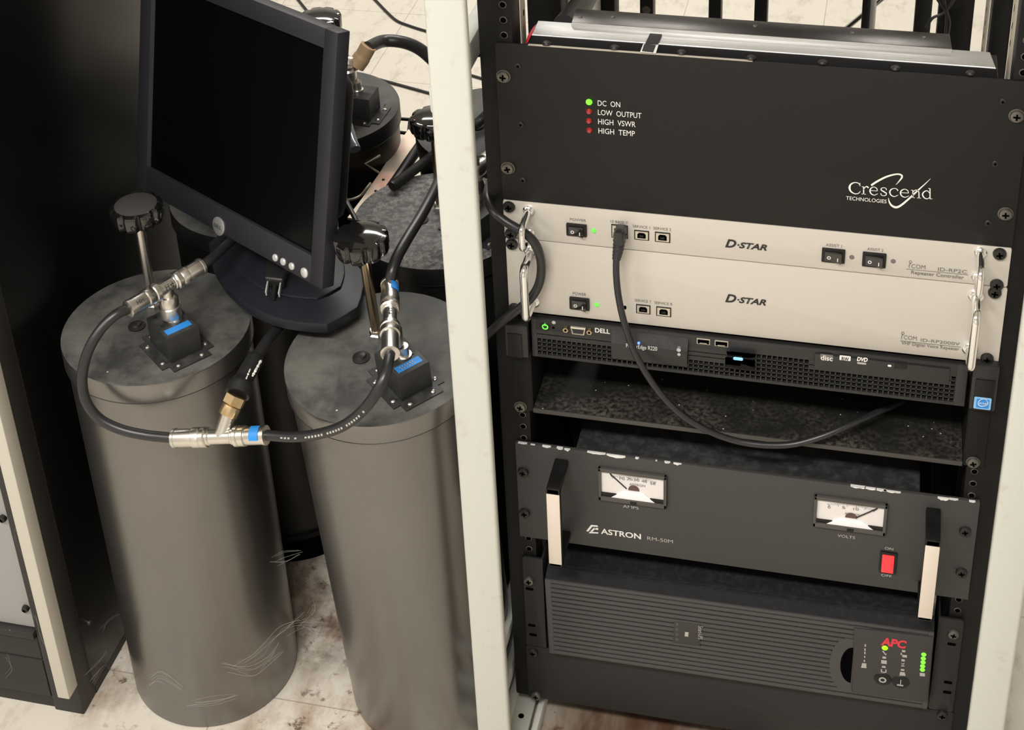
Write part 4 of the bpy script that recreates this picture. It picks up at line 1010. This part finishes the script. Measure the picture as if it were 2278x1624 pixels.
# ================================================================ coaxial tees and cables
def seg(p0, p1, a, b): return Vector(p0).lerp(Vector(p1), a), Vector(p0).lerp(Vector(p1), b)
def plug(t, p_tee, p_cable, nut=.42, r=.0094, tape=False, name='plug'):
    """a nickel cable plug: knurled nut at the tee end, smooth barrel at the cable end"""
    L = (Vector(p_cable)-Vector(p_tee)).length
    g = G('steel'); 
    g.turned(p_tee, p_cable, [(r*.98, 0), (r*1.10, .03), (r*1.10, nut*.35), (r*1.0, nut*.42), (r*1.08, nut*.5), (r*1.08, nut*.95), (r*.92, nut), (r*.97, nut+.05), (r*.97, .90), (r*1.03, .91), (r*1.03, .985), (r*.8, 1)], 32)
    o = g.obj(name, t, label='nickel plug')
    if tape:
        a, b = seg(p_tee, p_cable, .56, .84); d = (b-a).normalized(); up = Vector((tape[0], tape[1], tape[2])); up = (up-d*up.dot(d)).normalized(); sd_ = d.cross(up)
        g = G('blue'); bq = bmesh.new(); ring = []
        for e_ in (a, b): ring.append([bq.verts.new(e_+(up*cos(q)+sd_*sin(q))*r*1.03) for q in [radians(-52+13*i) for i in range(9)]])
        for i in range(8): bq.faces.new((ring[0][i], ring[0][i+1], ring[1][i+1], ring[1][i]))
        g._merge(bq); g.obj('tape_patch', o, label='blue tape patch')
    return o
def teebody(t, p0, p1, pb, r=.0078):
    g = G('steel'); g.turned(p0, p1, [(r*1.04, 0), (r*1.04, .08), (r*.92, .12), (r*.92, .88), (r*1.04, .92), (r*1.04, 1)], 32)
    m = Vector(p0).lerp(Vector(p1), .5); g.cyl(m, Vector(m).lerp(Vector(pb), .86), r*.92, n=28); return g.obj('tee_body', t), m
def pen(t, name, pts, r, z):
    g = G('ink')
    for a, b in pts: g.tube([a, b], .0004, 6, smooth=False)
    return g.obj(name, t)

def marks(parent, p0, p1, r, f, body, size, turn=0):
    """hand-written pen marks wrapped on a round barrel"""
    glyph = {'H': [((0, 0), (0, 1)), ((.6, 0), (.6, 1)), ((0, .5), (.6, .5))], '4': [((.5, 0), (.5, 1)), ((.5, 1), (0, .4)), ((0, .4), (.7, .4))]}
    p0, p1 = Vector(p0), Vector(p1); d = (p1-p0).normalized(); c = p0.lerp(p1, f); v = (CAM-c); v = (v-d*v.dot(d)).normalized(); sd_ = d.cross(v)
    g = G('ink'); x = -size*.9*len(body)/2
    for ch in body:
        for a, b in glyph[ch]:
            q = []
            for u, w_ in (a, ((a[0]+b[0])/2, (a[1]+b[1])/2), b):
                an = ((w_-.5)*size)/r+turn; q.append(c+d*(x+u*size)+(v*cos(an)+sd_*sin(an))*(r+.00008))
            g.tube(q, .00042, 5, smooth=False)
        x += size*.95
    return g.obj('pen_marks', parent)

# --- tee on the front left cylinder
a0, a1 = at(284, 688, 2, .606), at(450, 591, 2, .606)
mA = a0.lerp(a1, .51); bA = boxtop(-.4084, .0102, 0, .036)
bA = Vector((mA.x, mA.y, .566))
t = thing('tee_connector', 'nickel tee connector screwed onto the box of the front left cylinder', 'connector', tuple(bA), 'coaxial tee connectors')
s0, s1 = seg(a0, a1, .40, .62)
tb, m = teebody(t, s0, s1, bA); marks(tb, s0, s1, .0072, .55, 'H4', .0062, .15)
g = G('steel'); g.turned(Vector((mA.x, mA.y, .594)), bA, [(.0085, 0), (.0105, .12), (.0105, .42), (.0118, .46), (.0118, .92), (.010, 1)], 32); g.obj('coupling_nut', t)
# --- middle tee hanging between the two front cylinders
m0, m1 = at(386, 975, 1, -.112), at(594, 968, 1, -.112)
t = thing('tee_connector', 'nickel tee hanging by its cables between the two front cylinders', 'connector', tuple(m0.lerp(m1, .5)), 'coaxial tee connectors')
s0, s1 = seg(m0, m1, .37, .66); bM = at(512, 912, 1, -.098)
tb, mM = teebody(t, s0, s1, bM, .0085)
# --- tee on the front right cylinder
f0, f1 = at(867, 630, 2, .618), at(868, 788, 2, .618)
mB = f0.lerp(f1, .51); bB = Vector((mB.x+.001, mB.y+.002, .584))
t = thing('tee_connector', 'nickel tee connector lying along the box of the leaning front cylinder', 'connector', tuple(bB), 'coaxial tee connectors')
s0, s1 = seg(f0, f1, .39, .60)
tb, m = teebody(t, s0, s1, bB); marks(tb, s0, s1, .0072, .5, 'H4', .0060, .1)
g = G('steel'); g.turned(Vector((mB.x, mB.y, .608)), bB, [(.0085, 0), (.0108, .2), (.0108, .9), (.010, 1)], 32); g.obj('coupling_nut', t)

RC = .0056
def cable(name, label, paths, r=RC, m='cable', group=None, cat='cable'):
    t = thing(name, label, cat, tuple(paths[0][0]), group)
    for p in paths: g = G(m); g.tube(p, r, 14); g.obj('jacket', t)
    return t
GRP = 'black coaxial cables between the cylinders'
# left loop
pa0 = seg(a0, a1, 0, .40); pm0 = seg(m0, m1, 0, .37)
path = [a0+(a1-a0)*.02, at(258, 700, 1, -.073), at(228, 728, 1, -.085), at(203, 766, 1, -.097), at(187, 810, 1, -.106), at(183, 856, 1, -.112), at(194, 898, 1, -.117), at(222, 932, 1, -.119), at(268, 955, 1, -.118), at(325, 968, 1, -.115), m0+(m1-m0)*.02]
t = cable('coaxial_cable', 'black cable looping off the front left cylinder down to the hanging tee', [path], group=GRP)
pl_ = plug(t, pa0[1], pa0[0]); marks(pl_, pa0[1], pa0[0], .0092, .70, 'HH', .0050, .1); plug(t, pm0[1], pm0[0], r=.0100)
# right loop
pm1 = seg(m0, m1, .66, 1); pf1 = seg(f0, f1, .60, 1)
path = [m1+(m0-m1)*.02, at(655, 972, 1, -.118), at(715, 964, 1, -.126), at(765, 946, 1, -.133), at(806, 914, 1, -.137), at(838, 872, 1, -.134), at(858, 830, 1, -.122), f1+(f0-f1)*.02]
t = cable('coaxial_cable', 'black cable with white printing curving from the hanging tee up to the leaning cylinder', [path], group=GRP)
plug(t, pm1[0], pm1[1], .36, r=.0100, tape=(.1, -.5, .9)); plug(t, pf1[0], pf1[1], .36)
# white print along that cable
def along(path, u0, u1, n):
    g = G('x' if False else 'cable'); g.tube(path, .001, 4); P_ = g.path; g.bm.free()
    return [P_[int((u0+(u1-u0)*i/(n-1))*(len(P_)-1))] for i in range(n)]
pr = along(path, .10, .62, 60)
g = G('dimwhite')
for i in range(0, 59):
    if i % 7 == 6 or (8 < i < 14): continue
    a = pr[i]; b = pr[i+1]; d = (b-a); v = (CAM-a).normalized(); v = (v-d.normalized()*v.dot(d.normalized())).normalized(); sdv = d.normalized().cross(v).normalized(); n_ = (v+sdv*.25).normalized()
    w_ = .0011 if i % 2 else .0008
    o_ = a+n_*(RC+.00015)
    bmx = bmesh.new(); vs = [bmx.verts.new(p) for p in (o_-sdv*w_, o_+sdv*w_, o_+sdv*w_+d*.6, o_-sdv*w_+d*.6)]; bmx.faces.new(vs); g._merge(bmx)
g.obj('printing', t, smooth=0)
# branch cable that runs back under the monitor
pb0, pb1, pb2 = at(512, 912, 1, -.098), at(527, 880, 1, -.088), at(535, 862, 1, -.080)
t = thing('coaxial_cable', 'thick black cable rising from the hanging tee back under the monitor stand', 'cable', tuple(pb0), GRP)
path = [pb2, at(548, 835, 1, -.066), at(571, 795, 1, -.040), at(600, 752, 1, -.006), at(635, 715, 1, .035), at(668, 682, 1, .075), at(690, 640, 1, .12)]
g = G('cable'); g.tube(path, .0062, 14); g.obj('jacket', t)
g = G('brass'); g.turned(at(506, 925, 1, -.102), pb0.lerp(pb1, .35), [(.0094, 0), (.0102, .1), (.0102, .9), (.009, 1)], 28); g.obj('coupling_nut', t, label='knurled brass nut')
g = G('brass'); g.cyl(pb0.lerp(pb1, .35), pb1, .0116, n=6, bev=.0006); g.obj('hex_nut', t, label='brass hexagon nut')
g = G('cable2'); g.tube([pb1.lerp(pb2, .1), at(540, 848, 1, -.072), at(553, 825, 1, -.058), at(571, 793, 1, -.038)], lambda u: .0132-.0034*min(1, max(0, (u-.24)*7))-.0016*min(1, max(0, (u-.93)*14)), 20); bt = g.obj('heat_shrink_boot', t)
g = G('white')
for (p, q, w_) in (((548, 842), (563, 806), .0012), ((562, 836), (584, 796), .0016)):
    pts = [at(p[0]+(q[0]-p[0])*i/12, p[1]+(q[1]-p[1])*i/12, 1, -.085+.038*i/12) for i in range(13)]
    for i in range(12):
        if rnd.random() < .25: continue
        g.tube([pts[i], pts[i].lerp(pts[i+1], .8)], w_*rnd.uniform(.5, 1), 6, smooth=False)
g.obj('worn_printing', bt)
# from the front left tee to the back
pa1 = seg(a0, a1, .62, 1)
path = [a1+(a0-a1)*.02, at(470, 576, 2, .607), at(497, 552, 2, .603), at(520, 530, 2, .597), at(535, 512, 2, .590)]
t = cable('coaxial_cable', 'short black cable from the front left tee disappearing under the monitor', [path], group=GRP)
plug(t, pa1[0], pa1[1], .45)
# from the leaning cylinder up and back behind the post
pf0 = seg(f0, f1, 0, .39)
bC = boxtop(-.1540, .2680, 0, .075)
path = [f0+(f1-f0)*.02, at(872, 605, 2, .632), at(884, 571, 2, .640), at(908, 528, 2, .644), at(936, 482, 2, .646), at(963, 432, 2, .646), at(985, 385, 2, .642), at(1010, 350, 2, .632), at(1052, 352, 2, .612), at(1058, 372, 2, .606)]
t = cable('coaxial_cable', 'black cable climbing from the leaning cylinder to behind the cream post', [path], r=.0060, group=GRP)
plug(t, pf0[1], pf0[0], .45, tape=(.95, -.3, .4))
# connector of the second-row cylinder, seen between post and rail
e0, e1 = at(1052, 384, 2, .600), at(1100, 345, 2, .600)
t = thing('barrel_connector', 'nickel connector between the cream post and the black rail', 'connector', tuple(e0))
g = G('steel'); g.turned(e0, e1, [(.0092, 0), (.0105, .05), (.0105, .3), (.0088, .33), (.0088, .50), (.0112, .54), (.0112, .9), (.009, 1)], 28); g.obj('barrel', t)
g = G('steel'); g.turned(Vector((e0.x+.004, e0.y-.002, .594)), Vector((e0.x+.004, e0.y-.002, .566)), [(.0085, 0), (.0108, .2), (.0108, .9), (.009, 1)], 28); g.obj('coupling_nut', t)

# back row cable with the tan sleeve
b0 = Vector((DXY[0]+DBC[0]-.010, DXY[1]+DBC[1]+.002, HT+.046))
t = thing('coaxial_cable', 'thick black cable with tan sleeve rising off the back row cylinder', 'cable', tuple(b0), GRP)
e0 = Vector((b0.x, b0.y, .600)); 
k0 = at(776, 178, 1, b0.y+.004); k1 = at(797, 136, 1, b0.y+.010)
g = G('steel'); g.turned(b0, Vector((b0.x, b0.y, b0.z+.026)), [(.0095, 0), (.0112, .1), (.0112, .75), (.009, .85), (.009, 1)], 28); g.obj('coupling_nut', t)
ks = b0+Vector((0, 0, .024))
kk1 = at(795, 146, 1, b0.y+.012); kk2 = at(820, 102, 1, b0.y+.020)
g = G('steel'); g.tube([ks, ks.lerp(kk1, .5)+Vector((-.004, 0, .006)), kk1], .0088, 20); g.obj('plug', t)
g = G('tan'); g.tube([kk1.lerp(ks, .15), kk1.lerp(kk2, .5), kk2], lambda u: .0120 if u < .5 else .0112, 20); g.obj('heat_shrink_sleeve', t, label='tan heat-shrink sleeve')
g = G('cable'); g.tube([kk2.lerp(kk1, .1), at(850, 92, 1, .55), at(885, 92, 1, .56), at(920, 102, 1, .57), at(950, 122, 1, .575), at(985, 160, 1, .57), at(1015, 220, 1, .54)], .0088, 16); g.obj('jacket', t)
# ribbed hose
g = G('cable2'); pth = [at(872, 415, 2, .5375), at(905, 390, 2, .5375), at(940, 364, 2, .538), at(965, 345, 2, .538), at(1010, 310, 2, .540), at(1060, 275, 2, .542), at(1085, 252, 2, .548), at(1110, 225, 2, .552)]
g.tube(pth, lambda u: .0060+.0008*(int(u*110) % 2), 14, sub=16); tag(g.obj('ribbed_hose'), 'black ribbed cable sleeve running up behind the cream post', 'hose')

# ================================================================ mounting bars among the cylinders
t = thing('mounting_bar', 'bare metal bar between the back cylinders, pinkish at its near end', 'bar', tuple(at(860, 380, 2, .47)))
zb = .470
def flat(m, pts, z, th=.003): 
    g = G(m); g.prism([tuple(at(*p, 2, z)[:2]) for p in pts], z-th, z); return g
flat('copper', [(773, 484), (800, 488), (866, 405), (931, 310), (909, 287), (880, 328), (842, 388), (806, 440)], zb).obj('flat_bar', t)
flat('galv', [(800, 489), (804, 490), (880, 392), (935, 314), (931, 310), (866, 406)], zb-.001, .018).obj('edge_flange', t)
for a_, b_ in ((835, 400), (837, 424)):
    pass
for px, py in ((853, 400), (836, 425)):
    c = at(px, py, 2, zb); G('screwb').lathe([(.0022, 0), (.0018, .001), (0, .0014)], 12, Matrix.Translation((c.x, c.y, zb))).obj('rivet', t)
g = G('cable2'); g.tube([at(870, 418, 2, .468), at(893, 385, 2, .468), at(915, 352, 2, .468), at(936, 322, 2, .468)], .0075, 12); tag(g.obj('coaxial_cable'), 'black cord lying along the right side of the bare metal bar', 'cord')
t = thing('clamp_bracket', 'pale bent metal bracket clamped below the back cylinder lid', 'bracket', tuple(at(820, 365, 2, .49)))
g = G('galv'); g.tube([at(845, 346, 2, .49), at(812, 364, 2, .49), at(842, 384, 2, .47)], .0018, 8, smooth=False); g.obj('bent_strap', t)
t = thing('clamp_bracket', 'pale curved metal strap right of the monitor edge, above the gap', 'bracket', tuple(at(790, 440, 2, .45)))
g = G('galv'); g.tube([at(760, 447, 2, .46), at(785, 443, 2, .46), at(803, 434, 2, .46), at(816, 418, 2, .465), at(824, 408, 2, .465)], .0019, 8); g.obj('curved_strap', t)
g = G('black'); a = at(885, 263, 2, .44); 
for p, q in (((884, 264), (912, 266)), ((912, 266), (909, 297)), ((909, 297), (886, 294)), ((886, 294), (884, 264))): g.tube([at(*p, 2, .45), at(*q, 2, .45)], .0026, 8, smooth=False)
tag(g.obj('cable_ring'), 'small square black ring behind the shiny knob', 'ring')
g = G('clear'); g.tube([at(768, 250, 2, .575), at(776, 285, 2, .575), at(785, 318, 2, .570), at(790, 333, 2, .566)], lambda u: .0055+.002*u, 14)
tag(g.obj('plastic_tube'), 'cloudy clear plastic tube hanging beside the right edge of the monitor', 'tube')

# ================================================================ cables at the rack
t = thing('network_cable', 'black network cable hanging in a long curve across the rack front', 'cable', tuple(at(1378, 520, 1, -.012)))
p0 = at(1378, 515, 1, -.006)
g = G('cable'); a, b = at(1364, 508, 1, -.013), at(1393, 536, 1, -.013)
g.box(a.x+.001, b.x-.001, -.018, -.0005, b.z, a.z-.002, .002); g.box((a.x+b.x)/2-.0035, (a.x+b.x)/2+.0035, -.021, -.006, b.z-.002, a.z+.001, .0015); bt = g.obj('plug', t)
bc = Vector(((a.x+b.x)/2, -.0125, b.z)); be = at(1371, 578, 1, -.017)
g = G('cable'); g.tube([bc+Vector((0, .002, .006)), bc.lerp(be, .4), be], lambda u: .0066-.0028*u+.0005*(int(u*14) % 2), 18, sub=10); g.obj('boot', t)
path = [be+Vector((0, 0, .003)), at(1371, 612, 1, -.019), at(1376, 660, 1, -.022), at(1388, 715, 1, -.025), at(1408, 775, 1, -.027), at(1437, 830, 1, -.029), at(1473, 880, 1, -.030), at(1520, 925, 1, -.029), at(1575, 958, 1, -.026), at(1635, 980, 1, -.022), at(1700, 990, 1, -.019), at(1765, 988, 1, -.014), at(1830, 970, 1, -.0075), at(1890, 945, 1, .006), at(1950, 918, 1, .028), at(2005, 893, 1, .055), at(2040, 870, 1, .09), at(2050, 860, 1, .14)]
g = G('cable'); g.tube(path, .0034, 14); g.obj('jacket', t)
path = [at(1094, 404, 1, .060), at(1087, 418, 1, .030), at(1085, 440, 1, .006), at(1098, 470, 1, -.012), at(1122, 491, 1, -.018), at(1150, 508, 1, -.020), at(1178, 527, 1, -.0205), at(1196, 553, 1, -.018), at(1204, 588, 1, -.014), at(1201, 625, 1, -.013), at(1187, 655, 1, -.0165), at(1163, 680, 1, -.018), at(1130, 705, 1, -.017), at(1098, 732, 1, -.008), at(1065, 765, 1, .01), at(1030, 800, 1, .04)]
g = G('cable'); g.tube(path, .0047, 14)
tag(g.obj('coaxial_cable'), 'black cable looped through the left chrome handles of the silver units', 'cable')
g = G('redwire'); g.tube([at(1176, 99, 1, .012), at(1180, 84, 1, .020), at(1188, 70, 1, .032), at(1196, 60, 1, .045), at(1205, 58, 1, .07)], .0030, 10)
tag(g.obj('power_wire'), 'red power wire at the left end of the amplifier', 'wire')
g = G('cable2'); g.tube([at(1255, 60, 1, .12), at(1280, 28, 1, .20), at(1300, 0, 1, .28), at(1320, -35, 1, .36)], .0125, 14)
tag(g.obj('power_cable'), 'thick dark cable rising behind the left end of the amplifier', 'cable')

# ================================================================ open rack standing behind, seen over the amplifier
def tall(px0, px1, y, m='rack'): 
    x0, x1 = at(px0, 15, 1, y).x, at(px1, 15, 1, y).x; return x0, x1
t = thing('open_rack', 'black open metal rack standing behind, seen over the amplifier', 'rack', (.16, .93, 0))
for a_, b_ in ((1423, 1453), (1576, 1604), (1678, 1707), (1918, 1935), (2036, 2074)):
    x0, x1 = tall(a_, b_, .9)
    g = G('black'); g.box(x0, x1, .9, .925, 0, 1.198, .002); g.obj('upright', t)
x0, x1 = tall(1935, 1951, .9)
g = G('alu'); g.box(x0, x1-.001, .903, .92, 0, 1.198, .003); g.obj('upright', t, label='bare metal upright')
g = G('black'); g.box(-.02, .43, .925, .945, .03, .06, .002); g.obj('foot_rail', t)
g = G('black'); g.box(-.02, .45, .895, .93, 1.20, 2.0, .003); g.obj('reflection_panel', t)  # unseen dark panel, added to darken the reflection in the amplifier lid
c = at(1438, 22, 1, .9); G('screws').lathe([(.0065, 0), (.0055, .003), (0, .0045)], 18, Matrix.Translation((c.x, .9, c.z)) @ Matrix.Rotation(pi/2, 4, 'X')).obj('screw', t)
g = G('chrome'); g.cyl(at(1700, 214, 1, .955), at(2060, -83, 1, .955), .0042); tag(g.obj('brace_rod'), 'thin bright metal rod slanting behind the open rack', 'rod')
for i, pts in enumerate((((2060, 62), (2075, 40), (2100, 28), (2125, -5)), ((2080, -10), (2098, 18), (2106, 30), (2104, 75)), ((2098, -8), (2106, 25), (2112, 50), (2108, 80)))):
    g = G('cable2'); g.tube([at(*p, 1, .56) for p in pts], .0019, 8)
    tag(g.obj('thin_cable'), ('thin black cable crossing the gap at top right, sweeping to the left', 'left of two thin cables hanging in the gap at top right', 'right of two thin cables hanging in the gap at top right')[i], 'cable')

# thin wires on the floor behind
for lab, pts in (('thin black wire on the far floor, entering at the top above the monitor', [(420, -420), (520, -220), (610, -70), (664, 0), (690, 32), (730, 78), (770, 120), (792, 150)]),
                 ('thin black wire on the far floor bending toward the cream post', [(560, -380), (690, -170), (800, -35), (835, 0), (862, 28), (883, 46), (910, 57), (945, 68), (1000, 82), (1150, 100), (1400, 90)]),
                 ('thin black wire on the floor beside the tan-sleeved cable', [(770, 158), (792, 163), (860, 181), (955, 207), (1010, 168), (1060, 170), (1085, 178)] if False else [(770, 158), (792, 163), (860, 181), (955, 207), (990, 216), (1040, 240), (1075, 300)]),
                 ('thin black wire on the floor between the cream post and the rack', [(1000, 150), (1020, 160), (1050, 168), (1082, 178), (1110, 190), (1250, 230), (1500, 150)])):
    g = G('cable2'); g.tube([at(*p, 2, .0032) for p in pts], .0030, 8); tag(g.obj('floor_wire'), lab, 'wire')

# cobwebs low on the front cylinders
g = G('web')
wr = random.Random(11)
def web(pts, y, n=5):
    for k in range(n):
        dx, dy = wr.uniform(-9, 9), wr.uniform(-9, 9)
        q = [(x+dx+wr.uniform(-7, 7), yy+dy+wr.uniform(-7, 7)) for x, yy in pts]
        g.tube([at(*p, 1, y-.001*k) for p in q], wr.uniform(.00008, .0002), 4, sub=5)
for pts, y in (([(525, 1480), (570, 1455), (600, 1425), (632, 1398), (668, 1372)], -.08), ([(640, 1405), (672, 1392), (705, 1396)], .01), ([(612, 1250), (640, 1240), (672, 1232)], -.02),
               ([(420, 1566), (470, 1556), (520, 1545)], -.099), ([(660, 1395), (690, 1360), (700, 1340)], .02), ([(500, 1482), (560, 1495), (600, 1470), (625, 1440)], -.075), ([(330, 1510), (360, 1505), (400, 1530)], -.09)):
    web(pts, y)
for pts in ([(48, 1120), (30, 1180), (42, 1225)], [(75, 1365), (95, 1420), (130, 1462)], [(20, 1460), (30, 1490), (15, 1510)]): web(pts, CY-.006, 2)
for pts in ([(190, 1500), (215, 1470), (240, 1450)], [(225, 1400), (245, 1380), (265, 1365)], [(200, 1515), (235, 1485), (250, 1490)]):
    for k in range(3): g.tube([at(x+wr.uniform(-5, 5), yy+wr.uniform(-5, 5), 0, CX+.003) for x, yy in pts], .00015, 4, sub=5)
o = g.obj('cobweb', smooth=0); tag(o, 'grey cobweb threads around the feet of the front cylinders and cabinet', 'cobweb', kind='stuff')

for o in bpy.data.objects:
    if '_world' in o.keys(): del o['_world']
